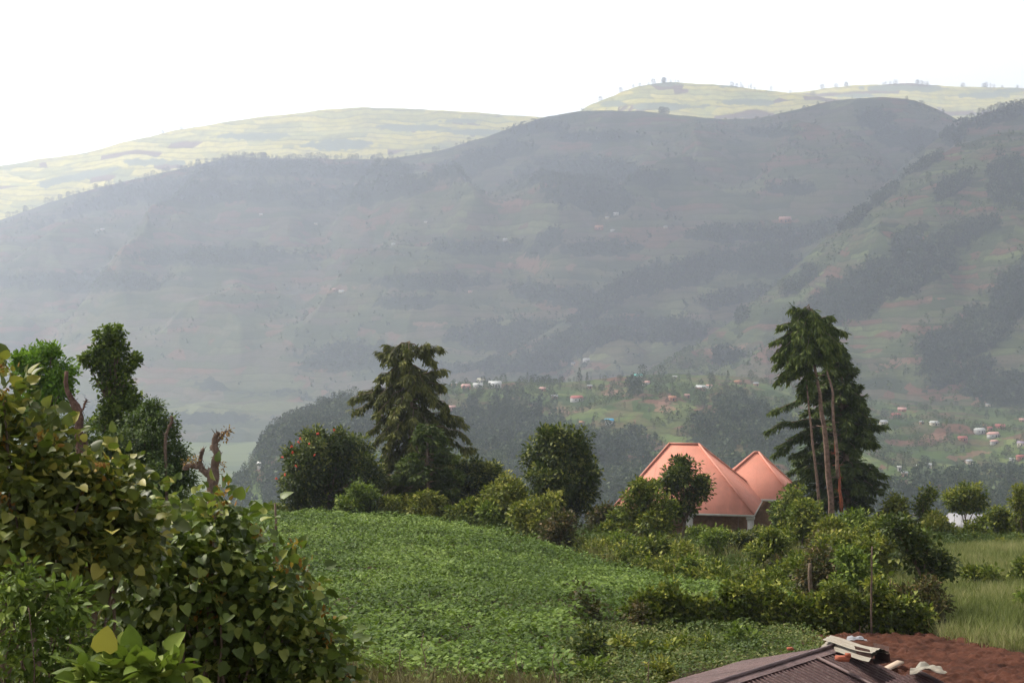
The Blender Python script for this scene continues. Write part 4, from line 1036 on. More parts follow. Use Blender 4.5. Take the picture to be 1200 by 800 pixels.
# loose things on the roof
M['old_sheet'] = sheet_mat('weathered_sheet', (.24, .225, .185), .7, dirt=(.20, .15, .11), amt=.8)
def scrap():
    a = P(973, 753, 31.6) + [0, 0, .08]; b = P(1030, 771, 29.9) + [0, 0, .13]
    d = b - a; L_ = np.linalg.norm(d); d /= L_
    root = empty('sheet_bundle', tuple(a)); tag(root, 'weathered grey corrugated sheet offcuts bent over the end of the maroon roof ridge', 'metal sheets')
    s = np.cross(d, [0, 0, 1]); s /= np.linalg.norm(s); n = np.cross(s, d)
    for k, (w0, dz, sh, tilt) in enumerate(((.50, 0, 0, -.2), (.40, .06, .04, .08))):
        nu, nv_ = 8, 40
        U, Vv = np.meshgrid(np.linspace(sh, L_ + sh * 2, nu), np.linspace(-.5, .5, nv_))
        prof = -.55 * np.abs(Vv) ** 1.3 + .018 * np.sin(Vv * w0 * 2 * np.pi / .08)
        wv = Vv * w0
        pts = U[..., None] * d + wv[..., None] * s + (prof * w0 + dz + tilt * wv + .02 * np.sin(U * 3 + k))[..., None] * n
        link(mesh_np('sheet', pts.reshape(-1, 3), grid_faces(*U.shape), M['old_sheet'], smooth=True), 'sheet', root)
    # open box-folded end
    g = Geo(); e = d * L_
    for q, (u0, v0, u1, v1) in enumerate(((-.22, .08, -.24, -.22), (-.24, -.22, .12, -.24), (.12, -.24, .2, .05))):
        p0 = e + s * u0 + n * v0; p1 = e + s * u1 + n * v1
        g.add([p0, p1, p1 - d * .55, p0 - d * .55], [(0, 1, 2, 3)])
    g.obj('folded_end', [M['bark_rust_d']], root)
M['bark_rust_d'] = simple('rusty_sheet', (.10, .055, .045), .8, .4, 4.0)
scrap()
M['rag'] = simple('orange_brick', (.34, .095, .05), .8, .35, 6.0)
def lump(name, label, cat, px, py, Y, d, mat, seed, dz=0.0):
    r = np.random.default_rng(seed); p = P(px, py, Y); p[2] += dz
    u = np.linspace(0, 2 * np.pi, 15)[:-1]; v = np.linspace(.12, np.pi - .12, 9)
    U, Vv = np.meshgrid(u, v)
    n = np.stack([np.sin(Vv) * np.cos(U), np.sin(Vv) * np.sin(U), np.cos(Vv)], -1)
    n = np.sign(n) * np.abs(n) ** .6
    rr = .8 + .45 * vnoise(n[..., 0] * 2 + seed, n[..., 1] * 2, n[..., 2] * 2, seed)
    V = (n * rr[..., None] * np.array(d) / 2).reshape(-1, 3); nr, nc = U.shape
    i_ = np.arange(nr * nc).reshape(nr, nc); j_ = np.roll(i_, -1, 1)
    Fq = np.stack([i_[:-1], j_[:-1], j_[1:], i_[1:]], -1).reshape(-1, 4)
    caps = [i_[0][None, ::-1], i_[-1][None]]
    o = link(mesh_np(name, V, [Fq] + caps, mat), name, loc=tuple(p)); tag(o, label, cat); return o
def bit(name, label, cat, px, py, Y, d, mat, rz, tl=0.0, dz=0.0, n=1):
    g = Geo()
    for q in range(n): g.box((q * d[0] * .5, q * d[1] * .35, d[2] / 2 + q * d[2] * .5), np.array(d) * (1 - .25 * q), rz + q * .9, ry=tl + q * .3)
    p = P(px, py, Y); p[2] += dz
    tag(g.obj(name, [M[mat]], loc=tuple(p)), label, cat)
bit('brick_piece', 'broken orange brick lying on the maroon roof below the grey sheets', 'brick', 987, 772, 29.9, (.24, .14, .09), 'rag', .4, .1, -.03, 2)
bit('brick_fragment', 'small orange fragment at the back edge of the maroon roof', 'brick', 926, 761, 32.5, (.12, .08, .05), 'rag', .2)
def crumple(name, label, px, py, Y, w_, h_, mat, seed, dz=0.0, am=.12):
    U, Vv = np.meshgrid(np.linspace(-1, 1, 26), np.linspace(-1, 1, 20))
    X_ = U * w_ / 2 * (1 - .25 * Vv); Y_ = Vv * h_ / 2; Z_ = (fbm(U * 1.3 + seed, Vv * 1.3, 0, 3, seed) - .35) * am * 2 - .2 * am * (U ** 2 + Vv ** 2)
    p = P(px, py, Y); p[2] += dz
    V = np.concatenate([np.stack([X_, Y_, Z_], -1).reshape(-1, 3), np.stack([X_, Y_, Z_ - .01], -1).reshape(-1, 3)]); f = grid_faces(*U.shape)
    tag(link(mesh_np(name, V, np.concatenate([f, f[:, ::-1] + U.size]), M[mat], smooth=False), name, loc=tuple(p)), label, 'metal sheet')
crumple('crumpled_sheet', 'crumpled whitish sheet lying on the corner of the small lean-to roof', 1084, 786, 29.0, .55, .5, 'old_sheet', 8, .05)
crumple('sheet_offcut', 'pale curled sheet offcut behind the grey sheets on the ridge', 1003, 748, 31.9, .36, .24, 'w_roof', 9, .0, .06)
p_ = P(1041, 765, 39.0); pz = g1(p_[0], p_[1]); g = Geo(); g.box((0, 0, .05), (1.1, .2, .05), .75, ry=-.12)
pk = g.obj('plank', [simple('pale_wood', (.42, .32, .24), .8, .2)], loc=(p_[0], p_[1], pz + .16)); tag(pk, 'short pale plank lying on the red soil behind the roof', 'plank')

# ================================================================== hedges
def hedge(label, pts, h, wd, mat, seed, name='hedge', leaf=(.13, .09), dens=20, step=.6, hv=.25):
    r = np.random.default_rng(seed); pts = [np.array(p, float) for p in pts]
    cl = []; stems = []; base = np.array([pts[0][0], pts[0][1], g1(*pts[0][:2])])
    for a, b in zip(pts[:-1], pts[1:]):
        L_ = np.linalg.norm(b - a); n = max(1, int(L_ / step))
        for i_ in range(n):
            q = a + (b - a) * (i_ + r.random()) / n; z0 = g1(q[0], q[1]); hh_ = h * r.uniform(1 - hv, 1 + hv)
            cl.append((np.array([q[0], q[1] + r.uniform(-.15, .15), z0 + hh_ * .47]), (wd * r.uniform(.6, 1.0), wd * .7, hh_ * .55)))
            for k in range(1):
                s0 = np.array([q[0] + r.uniform(-.3, .3), q[1] + r.uniform(-.2, .1), z0 - .1]); e0 = s0 + [r.uniform(-.25, .25), r.uniform(-.2, .2), hh_ * r.uniform(.6, .95)]
                stems.append(wob(s0, e0, 5, .04, r) - base)
    root = empty(name, tuple(base)); tag(root, label, 'hedge')
    V, Fq, t = crown(cl, dens, 7, leaf[0], leaf[1], .24, subs=5, seed=seed, fresh=.25, cutlow=False, subr=(.35, .6))
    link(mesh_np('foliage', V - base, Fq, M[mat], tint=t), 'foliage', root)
    for st_ in stems:
        g = Geo(); g.tube(st_, np.linspace(.035, .012, 5), 5); g.obj('stem', [M['bark']], root, smooth=True)
XY = lambda px, Y: tuple(P(px, 0, Y)[:2])
hedge('clipped dark green hedge on the bank at the near edge of the crop field', [XY(735, 45.6), XY(820, 46), XY(900, 46.6), XY(1000, 47), XY(1082, 47)], 1.0, .42, 'leaf_mid', 31, dens=64, hv=.26, step=.34)
hedge('low ragged brownish hedge stub at the left end of the clipped hedge', [XY(684, 45.4), XY(700, 45.3)], 1.0, .42, 'leaf_brown', 32)
hedge('short dark hedge clump between hedge stub and clipped hedge', [XY(740, 44.8), XY(752, 45)], .85, .45, 'leaf_brown', 33)
hedge('long overgrown hedge along the far side of the crop field', [XY(740, 68.5), XY(790, 64.5), XY(850, 60), XY(905, 57), XY(950, 55)], .95, .65, 'leaf_mid', 34, leaf=(.15, .09), hv=.35)
hedge('sparse yellowish hedge of low plants right of the round dark tree', [XY(675, 76), XY(700, 73.5), XY(740, 70)], .8, .7, 'leaf_yel', 35, leaf=(.15, .06))

# ================================================================== broad leaved shrubs and trees of the middle ground
t0 = woody('dense dark shrub tree dotted with red blossoms at the left of the field crest', 'tree', (P(385, 0, 89)[0], 89, g1(P(385, 0, 89)[0], 89)),
      pc([(372, 535, 30, 24), (410, 540, 30, 24), (355, 560, 26, 24), (390, 570, 36, 26), (430, 555, 20, 20), (360, 590, 24, 18), (415, 592, 24, 16), (400, 520, 18, 12), (372, 514, 14, 8), (345, 540, 12, 12)], 89, 1),
      'leaf_dark', (.19, .10), .16, 301, dens=22, k=8, spread=.34, fresh=.22, name='flowering_tree')
r_ = np.random.default_rng(5)
for (px, py) in [(342, 523), (350, 518), (343, 530), (352, 514), (369, 533), (372, 508), (391, 504), (334, 556), (324, 561), (331, 536), (362, 520), (347, 546)]:
    g = Geo(); c = P(px, py, 86.6)
    for q in range(7):
        d = unit(1, r_)[0] * .10; g.tube([c * 0, d * .5 + [0, 0, .03], d], [.028, .028, .008], 5)
    g.obj('blossom', [M['petal']], t0, loc=tuple(c - np.array(t0.location)))
woody('rounded dark glossy tree standing alone left of the orange roof', 'tree', (P(660, 0, 89)[0], 89, g1(P(660, 0, 89)[0], 89)),
      pc([(650, 528, 28, 20), (675, 545, 26, 24), (635, 545, 20, 18), (655, 565, 34, 24), (685, 575, 18, 22), (650, 595, 34, 20), (645, 512, 18, 9), (672, 522, 16, 12)], 89, 2),
      'leaf_dark', (.22, .12), .2, 302, dens=20, k=8, spread=.36, fresh=.3, name='round_tree')
woody('dark branching tree in front of the orange roof', 'tree', (P(800, 0, 90)[0], 90, g1(P(800, 0, 90)[0], 90)),
      pc([(800, 555, 20, 12), (815, 575, 16, 12), (785, 570, 16, 10), (798, 595, 18, 14), (803, 543, 10, 5), (822, 565, 8, 6)], 90, 3),
      'leaf_dark', (.20, .11), .1, 303, dens=24, k=7, spread=.32, fresh=.3, name='roadside_tree')
woody('bushy lighter green tree left in front of the orange roof', 'tree', (P(758, 0, 84)[0], 84, g1(P(758, 0, 84)[0], 84)),
      pc([(750, 580, 18, 12), (768, 592, 20, 16), (745, 602, 20, 14), (770, 615, 26, 18), (748, 570, 8, 5), (762, 572, 8, 6)], 84, 4),
      'leaf_mid', (.19, .10), .1, 304, dens=24, k=7, spread=.32, fresh=.35, name='roadside_tree')
SH = [  # label, px, top, base, halfwidth, Y, material
    ('lime green shrub below the red blossomed tree', 414, 560, 606, 27, 86, 'leaf_lime'), ('small round shrub at the left end of the field crest', 320, 588, 614, 22, 92, 'leaf_mid'),
    ('low yellow green shrub under the left side of the cypress', 463, 577, 606, 26, 87, 'leaf_yel'), ('low yellow green shrub under the right side of the cypress', 505, 572, 608, 26, 86.5, 'leaf_yel'),
    ('dark shrub with yellow tips right behind the cypress foot', 538, 530, 600, 24, 96, 'leaf_dark'), ('dark spreading shrub between cypress and round tree', 575, 532, 602, 26, 95, 'leaf_dark'),
    ('yellow green shrub left of the round dark tree', 600, 552, 620, 30, 85, 'leaf_yel'), ('light green shrub in front of the round dark tree', 630, 576, 630, 30, 79, 'leaf_yel'), ('reddish tinged shrub at the foot of the round dark tree', 655, 596, 634, 22, 76, 'leaf_brown'),
    ('low green shrub on the crest behind the middle of the field', 548, 577, 612, 22, 86, 'leaf_mid'), ('small light shrub just right behind the field crest', 575, 585, 618, 16, 84, 'leaf_lime'),
    ('dull brownish shrub between the round tree and the orange roof', 708, 586, 630, 20, 96, 'leaf_brown'), ('low shrub left of the orange roof', 728, 592, 632, 16, 92, 'leaf_mid'),
    ('feathery light shrub below the lighter tree by the roof', 730, 620, 655, 22, 76, 'leaf_lime'), ('tangled mid green shrub on the slope below the roof', 770, 622, 678, 26, 71, 'leaf_mid'),
    ('pale green shrub under the orange eaves', 822, 612, 640, 20, 92, 'leaf_lime'), ('round dark bush right of the pale one under the eaves', 866, 618, 650, 16, 80, 'leaf_dark'), ('pale weedy shrub above the long hedge', 800, 632, 676, 24, 74, 'leaf_yel'),
    ('bright weedy shrub in the middle of the slope', 846, 622, 662, 22, 84, 'leaf_lime'), ('dark ferny bush at the field edge halfway down the slope', 806, 648, 684, 20, 63.5, 'leaf_vine'), ('tall green shrub between house corner and bare trunks', 930, 572, 660, 17, 92, 'leaf_mid'),
    ('leafy shrub just right of the house corner', 914, 588, 660, 11, 95, 'leaf_vine'), ('large light green shrub below the bare cypress trunks', 1002, 603, 670, 27, 80, 'leaf_lime'), ('green shrub left of the bare cypress trunks', 948, 585, 660, 26, 85, 'leaf_mid'),
    ('yellowish shrub at the foot of the bare cypress trunks', 970, 606, 680, 24, 78, 'leaf_yel'), ('small leaved shrub on the slope below the house corner', 905, 622, 690, 28, 68, 'leaf_mid'), ('low shrub right by the white corner column', 889, 614, 660, 10, 99, 'leaf_mid'), ('dark shrub crossing the end of the long hedge', 940, 655, 715, 26, 58, 'leaf_mid'),
    ('brown stemmed shrub behind the clipped hedge', 968, 650, 726, 26, 54, 'leaf_brown'), ('tall leafy shrub behind the middle of the clipped hedge', 1000, 640, 735, 26, 52, 'leaf_vine'), ('yellow green shrub left of the leaning pole', 990, 622, 690, 26, 66, 'leaf_yel'),
    ('narrow green shrub above the grass patch', 1036, 608, 668, 22, 68, 'leaf_mid'), ('olive shrub in the gap above the tall grass', 1012, 632, 680, 20, 60, 'leaf_mid'),
    ('pillar shaped shrub on the right horizon of bushes', 1086, 573, 640, 12, 98, 'leaf_mid'), ('round bush left of the pillar shaped shrub', 1050, 582, 640, 16, 98, 'leaf_yel'),
    ('low bush in front of the pale shed', 1150, 610, 644, 20, 104, 'leaf_mid'), ('spreading bush left of the pale shed', 1096, 606, 648, 22, 96, 'leaf_yel'), ('dark bush at the right of the pale shed', 1176, 598, 650, 20, 100, 'leaf_mid'), ('tall bush cut by the right picture edge', 1199, 570, 650, 14, 98, 'leaf_yel'),
    ('low green bushes row below the pale shed', 1120, 628, 652, 30, 92, 'leaf_mid'), ('low bush below the shed at the right picture edge', 1190, 636, 655, 24, 90, 'leaf_mid'),
    ('grey green bush standing in the tall grass', 1160, 664, 706, 30, 62, 'leaf_mid'), ('bush in the tall grass at the right picture edge', 1200, 655, 704, 16, 64, 'leaf_mid'), ('small bush low in the grass at the very right', 1204, 696, 722, 12, 54, 'leaf_lime'),
    ('dark shrub at the right end of the clipped hedge', 1078, 682, 745, 28, 48.5, 'leaf_brown'), ('small leafed shrub above the clipped hedge end', 1050, 690, 745, 20, 49.5, 'leaf_mid')]
for s_ in SH:
    lb, px, top, base_, hw, Y, mt = s_
    L_ = .10 + .0009 * Y
    shrub(lb, px, top + (4 if px < 895 else -4), base_, hw * 1.2, Y, mt, (L_, L_ * .55), fresh=.28 if mt != 'leaf_dark' else .35, spread=.2 + Y * .0012, dens=26 if Y < 75 else 22)
r_ = np.random.default_rng(501)
for i_ in range(64):
    Y = r_.uniform(58, 98); px = r_.uniform(1020, 1085) if Y > 85 and r_.random() < .3 else r_.uniform(np.interp(Y, [54, 60, 70, 80, 98], [950, 850, 750, 690, 690]), np.interp(Y, [54, 66, 98], [1070, 1040, 1060]))
    if px > 900: hh_ = max(hh_, r_.uniform(1.4, 2.8))
    s_ = Y / F; z_ = g1((px - 600) * s_, Y); hh_ = r_.uniform(.6, 1.5) if i_ % 5 else r_.uniform(1.5, 2.4)
    top = HZ - (z_ + hh_) / s_
    if 815 < px < 912 and Y > 70: top = max(top, 620)
    shrub('wild shrub in the thicket between the crop field and the orange roofed house', px, top, 0, r_.uniform(.5, 1.0) * (.5 + .3 * hh_) / s_, Y, ['leaf_mid', 'leaf_yel', 'leaf_lime', 'leaf_vine', 'leaf_brown', 'leaf_dark', 'leaf_mid'][i_ % 7], (.10 + .0009 * Y, .06 + .0005 * Y), seed=900 + i_, group='wild shrubs on the slope below the orange roof', fresh=.3, dens=22, spread=.3)
woody('pale pillar topped tree behind the pale shed', 'tree', (P(1131, 0, 108)[0], 108, g1(P(1131, 0, 108)[0], 108)), pc([(1118, 583, 14, 10), (1136, 577, 14, 9), (1146, 590, 9, 9), (1128, 592, 16, 8)], 108, 6), 'leaf_mid', (.2, .1), .08, 311, dens=24, k=7, spread=.3, fresh=.4, name='small_tree')
woody('dark purplish leaved tree above the clipped hedge end', 'tree', (P(1085, 0, 51)[0], 51, g1(P(1085, 0, 51)[0], 51)),
      pc([(1060, 628, 16, 14), (1085, 640, 18, 12), (1066, 648, 18, 12), (1102, 660, 14, 12), (1048, 618, 10, 8), (1085, 664, 16, 10), (1108, 668, 8, 8)], 51, 7), 'leaf_dark', (.15, .10), .06, 312, dens=22, k=6, spread=.26, fresh=.12, name='small_tree', fork=.6)
shrub('dark leafy bush at the left of the weeds below the hedge', 688, 738, 805, 27, 36, 'leaf_dark', (.11, .07), cat='bush', name='bush', fresh=.35)
shrub('yellow green bush beside the dark one below the hedge', 722, 748, 800, 28, 38.5, 'leaf_yel', (.11, .07), cat='bush', name='bush', fresh=.35)
shrub('tangled green bush under the hedge left of centre', 765, 750, 792, 32, 39.5, 'leaf_mid', (.11, .07), cat='bush', name='bush', fresh=.35)
shrub('rounded leafy bush touching the back of the maroon roof', 861, 742, 776, 30, 42, 'leaf_vine', (.11, .075), cat='bush', name='bush', fresh=.4)
shrub('yellowish bush at the bottom edge left of the maroon roof', 766, 782, 815, 30, 35, 'leaf_yel', (.10, .065), cat='bush', name='bush', fresh=.4)
shrub('small green bush left of the rounded bush by the roof', 815, 748, 780, 27, 40.5, 'leaf_mid', (.11, .07), cat='bush', name='bush', fresh=.35)
shrub('low lime weedy bush in the lower left of the weeds', 705, 775, 812, 32, 33.5, 'leaf_lime', (.10, .065), cat='bush', name='bush', fresh=.35)

# thin poles
def pole(label, px, top, base_, Y, r0, tilt=0, mat='bark'):
    x = P(px, 0, Y)[0]; z0 = g1(x, Y); H = (HZ - top) / F * Y - z0; r = np.random.default_rng(int(px))
    g = Geo(); g.tube(wob((0, 0, -.1), (tilt, 0, H), 8, .02, r), np.linspace(r0, r0 * .6, 8), 6)
    tag(g.obj('pole', [M[mat]], loc=(x, Y, z0), smooth=True), label, 'pole')
pole('slender pale pole rising from the clipped hedge', 1021, 640, 745, 46.2, .035, .03, 'bark_grey')
pole('thick leaning stake behind the clipped hedge', 951, 660, 720, 53, .10, -.05, 'bark')
pole('thin stake in the grass gap right of the pale pole', 1042, 678, 740, 49, .025, .05, 'bark_grey')
pole('short brown post standing at the left end of the field', 322, 570 + 20, 660, 40, .05, 0, 'bark')
for px, top, Y, lb in ((497, 742, 31, 'tallest thin dry stalk at the bottom of the field'), (612, 763, 30.4, 'thick reddish dry stalk at the bottom centre'), (470, 760, 30.8, 'thin bent dry stalk left of the tallest one'), (656, 765, 30.3, 'dry stalk right of the thick reddish one'),
                   (757, 775, 31, 'lone dry stalk below the weeds'), (414, 765, 31.5, 'dry stalk beside the big leaved bush'), (545, 770, 30.5, 'short dry stalk near the bottom centre')):
    x = P(px, 0, Y)[0]; z0 = g1(x, Y); H = (HZ - top) / F * Y - z0; r = np.random.default_rng(int(px))
    g = Geo(); g.tube(wob((0, 0, -.1), (r.uniform(-.15, .15), 0, H), 7, .03, r), np.linspace(.018, .007, 7), 5)
    for q in range(4): 
        zq = H * r.uniform(.4, .95); g.tube([(0, 0, zq), (r.uniform(-.12, .12), r.uniform(-.1, .1), zq + .12)], [.008, .003], 4)
    tag(g.obj('dry_stalk', [M['bark_red']], loc=(x, Y, z0), smooth=True), lb, 'dry stalk', 'dry stalks along the bottom of the field')

# ================================================================== conifers
def conifer(label, trunks, branches, base, mat, seed, name='cypress', bark='bark', twig=.5, tw=.075, fine=1.0, sag=.25, barks=None, hang=.6):
    """trunks: list of (points, radius); branches: (start, end) world points. Foliage sprays hang along every branch."""
    r = np.random.default_rng(seed); base = np.array(base, float)
    root = empty(name, tuple(base)); tag(root, label, 'tree')
    for i_, (pts, rad) in enumerate(trunks):
        pts = np.array(pts, float)
        # densify with small bends
        pp = [pts[0]]
        for a, b in zip(pts[:-1], pts[1:]):
            for q in (.33, .66, 1.0): pp.append(a + (b - a) * q + (r.normal(size=3) * rad * .25 if q < 1 else 0))
        pp = np.array(pp); g = Geo(); rr = np.linspace(rad, rad * .4, len(pp)) * r.uniform(.88, 1.12, len(pp))
        g.tube(pp - base, rr, 9)
        for q in range(int(10)):     # broken stubs
            k = int(r.integers(1, len(pp) - 1)); d = unit(1, r)[0] * [1, 1, .3]; g.tube([pp[k] - base, pp[k] - base + d * rad * 3.2], [rad * .22, rad * .1], 5)
        g.obj('trunk', [M[(barks or [bark] * 9)[i_]]], root, smooth=True)
    bg_ = Geo(); PP, AX, NN, TT = [], [], [], []
    for s_, e_ in branches:
        s_ = np.array(s_, float); e_ = np.array(e_, float); L_ = np.linalg.norm(e_ - s_)
        ln = wob(s_, e_, 7, L_ * .03, r, L_ * sag * .35)
        bg_.tube(ln - base, np.linspace(.05, .012, 7) * (.5 + L_ * .18), 4, cap=False)
        n = int((26 + 24 * L_) * fine)
        t = r.uniform(.12, 1.03, n) ** .8 * 6; k = np.clip(t.astype(int), 0, 5); f = t - k
        c = ln[k] * (1 - f)[:, None] + ln[k + 1] * f[:, None]
        dirb = norm(ln[k + 1] - ln[k]); side = norm(np.cross(dirb, [0, 0, 1])) * r.choice([-1, 1], n)[:, None]
        m = 6
        tl = twig * r.uniform(.5, 1.2, n) * (1.15 - .55 * t / 6)
        tint = np.clip(r.uniform(.1, .6, n) + (t / 6 > .8) * .3, 0, 1)
        td = norm(dirb * .6 + side * r.uniform(.2, 1.1, n)[:, None] + np.array([0, 0, -hang]) * r.uniform(.2, 1.6, n)[:, None] + unit(n, r) * .25)
        for q in range(m):
            f_ = (q + .3) / m
            pz_ = c + td * (tl * f_)[:, None]
            d2 = norm(td + unit(n, r) * .55 + [0, 0, -.25])
            PP.append(pz_); AX.append(d2); NN.append(norm(unit(n, r) + [0, 0, .8])); TT.append(np.clip(tint + r.uniform(-.1, .1, n), 0, 1))
    PP, AX, NN, TT = map(np.concatenate, (PP, AX, NN, TT)); n = len(PP)
    V, Fq = leaf_geo(PP, AX, NN, twig * .52 * r.uniform(.6, 1.3, n), tw * r.uniform(.7, 1.4, n), 'quad', .2)
    link(mesh_np('crown', V - base, Fq, M[mat], tint=TT), 'crown', root)
    bg_.obj('branch', [M['bark']], root)
    return root

def px_branches(Y, trunk, prof, n, seed, droop=.3, depth=1.0, up=0.0):
    """trunk: [(px,py)...] top..bottom; prof: [(py, left_px, right_px)] reach of the crown at each height"""
    r = np.random.default_rng(seed); s = Y / F; out = []
    pys = [p[0] for p in prof]
    for i_ in range(n):
        py = r.uniform(pys[0], pys[-1]); l = np.interp(py, pys, [p[1] for p in prof]); rr = np.interp(py, pys, [p[2] for p in prof])
        tx = np.interp(py, [t[1] for t in trunk], [t[0] for t in trunk])
        a = r.uniform(0, 2 * math.pi); c = math.cos(a)
        reach = (rr - tx) if c > 0 else (tx - l)
        reach_d = (rr - l) / 2 * depth
        f = r.uniform(.62, 1.05)
        dx = c * reach * f; dy = math.sin(a) * reach_d * f * s
        e = P(tx + dx, py + abs(dx) * droop + r.uniform(-2, 2), Y); e[1] += dy
        sx_ = P(tx, py - abs(dx) * up - 3, Y)
        out.append((sx_, e))
    return out
# middle cypress
Yc_ = 95; bx_ = P(482, 0, Yc_)
tr = [(480, 403), (481, 430), (482, 500), (484, 610)]
br = px_branches(Yc_, tr, [(403, 448, 520), (420, 440, 522), (440, 444, 520), (462, 432, 520), (480, 418, 524), (500, 420, 530), (520, 420, 545), (545, 420, 552), (570, 420, 550), (595, 440, 530)], 100, 41, .30, .9, .30)
br += [(P(478, 470, Yc_), P(412, 466, Yc_ - .4)), (P(480, 478, Yc_), P(415, 480, Yc_ + .4)), (P(480, 465, Yc_), P(424, 458, Yc_)), (P(482, 430, Yc_), P(445, 412, Yc_)), (P(482, 425, Yc_), P(452, 403, Yc_)), (P(482, 420, Yc_), P(516, 406, Yc_)),
       (P(482, 418, Yc_), P(500, 402, Yc_ - .3)), (P(482, 440, Yc_), P(442, 440, Yc_)), (P(484, 490, Yc_), P(540, 488, Yc_)), (P(484, 500, Yc_), P(548, 512, Yc_ - .3)), (P(484, 498, Yc_), P(545, 496, Yc_ + .3)), (P(484, 520, Yc_), P(552, 524, Yc_)), (P(482, 450, Yc_), P(520, 432, Yc_)), (P(482, 455, Yc_), P(522, 452, Yc_)), (P(482, 470, Yc_), P(524, 474, Yc_))]
conifer('large drooping olive green cypress in the middle of the picture', [([P(484, 625, Yc_), P(483, 540, Yc_), P(481, 470, Yc_), P(480, 408, Yc_)], .24)], br, (bx_[0], Yc_, g1(bx_[0], Yc_)), 'needle_olive', 42, fine=.95, twig=.62, tw=.085, hang=1.25, sag=.35)
# small feathery conifer in front of it
Yc_ = 90; bx_ = P(500, 0, Yc_)
br = px_branches(Yc_, [(502, 500), (500, 600)], [(500, 492, 510), (520, 478, 528), (545, 466, 540), (570, 460, 545), (598, 462, 540)], 70, 43, .05, 1, -.15)
conifer('small feathery green conifer in front of the large cypress', [([P(500, 610, Yc_), P(501, 550, Yc_), P(502, 502, Yc_)], .12)], br, (bx_[0], Yc_, g1(bx_[0], Yc_)), 'needle', 44, fine=1.2, twig=.5, tw=.07, hang=.1)
# right: trees with the bare reddish trunks
Yc_ = 98; bx_ = P(975, 0, Yc_)
tr = [(948, 362), (955, 400), (966, 480)]
br = px_branches(Yc_, [(948, 362), (953, 400), (958, 450), (960, 480)], [(364, 930, 955), (375, 916, 978), (392, 908, 988), (405, 908, 985), (418, 910, 972)], 92, 45, .5, .8, .3)
br += px_branches(Yc_, [(948, 400), (944, 470)], [(420, 912, 950), (445, 914, 948), (462, 924, 948)], 26, 145, .4, .4, .3)
br += [(P(950, 385, Yc_), P(906, 400, Yc_)), (P(950, 382, Yc_), P(912, 382, Yc_)), (P(952, 380, Yc_), P(990, 388, Yc_ - .3)), (P(952, 378, Yc_), P(976, 370, Yc_)), (P(950, 370, Yc_), P(928, 361, Yc_)), (P(950, 375, Yc_), P(938, 362, Yc_)), (P(952, 392, Yc_), P(984, 402, Yc_)), (P(953, 400, Yc_), P(912, 425, Yc_)),
       (P(953, 410, Yc_), P(910, 445, Yc_)), (P(955, 400, Yc_), P(980, 408, Yc_))]
conifer('tall tree with bare reddish trunks and a drooping green top', [([P(977, 625, Yc_), P(971, 560, Yc_), P(966, 500, Yc_), P(956, 440, Yc_), P(950, 385, Yc_)], .20), ([P(962, 600, Yc_ - .6), P(955, 540, Yc_ - .6), P(948, 480, Yc_ - .6), P(944, 440, Yc_ - .4)], .10),
     ([P(982, 560, Yc_ - .7), P(980, 520, Yc_ - .7), P(976, 480, Yc_ - .8), P(975, 455, Yc_ - .9), P(969, 430, Yc_ - .5), P(967, 395, Yc_ - .4)], .12), ([P(986, 600, Yc_ - .6), P(984, 560, Yc_ - .5), P(978, 515, Yc_ - .4)], .12)],
     br, (bx_[0], Yc_, g1(bx_[0], Yc_)), 'needle', 46, bark='bark_red', barks=['bark_red', 'bark_red', 'bark_red', 'bark_rust'], fine=1.1, twig=.6, tw=.08, hang=1.1)
Yc_ = 101.5; bx_ = P(992, 0, Yc_)
br = px_branches(Yc_, [(978, 402), (990, 480), (994, 600)], [(402, 962, 985), (430, 955, 998), (450, 948, 1008), (470, 940, 1014), (490, 935, 1024), (515, 930, 1032), (545, 925, 1034), (570, 930, 1028), (596, 950, 1020)], 150, 47, .12, .9, -.05)
br += [(P(985, 470, Yc_), P(905, 480, Yc_)), (P(985, 495, Yc_), P(902, 503, Yc_)), (P(985, 500, Yc_), P(908, 530, Yc_)), (P(985, 510, Yc_), P(915, 520, Yc_)), (P(985, 500, Yc_), P(930, 495, Yc_)), (P(985, 515, Yc_), P(935, 530, Yc_)), (P(985, 590, Yc_), P(1024, 612, Yc_)),
       (P(985, 540, Yc_), P(940, 550, Yc_)), (P(988, 470, Yc_), P(1006, 452, Yc_)), (P(988, 450, Yc_), P(1000, 432, Yc_)), (P(990, 560, Yc_), P(1036, 566, Yc_)), (P(990, 500, Yc_), P(1036, 498, Yc_))]
conifer('dark broad conifer behind the bare reddish trunks', [([P(994, 640, Yc_), P(992, 560, Yc_), P(988, 490, Yc_), P(985, 435, Yc_)], .25)], br, (bx_[0], Yc_, g1(bx_[0], Yc_)), 'needle_dk', 48, fine=1.15, twig=.62, tw=.085, hang=.5)

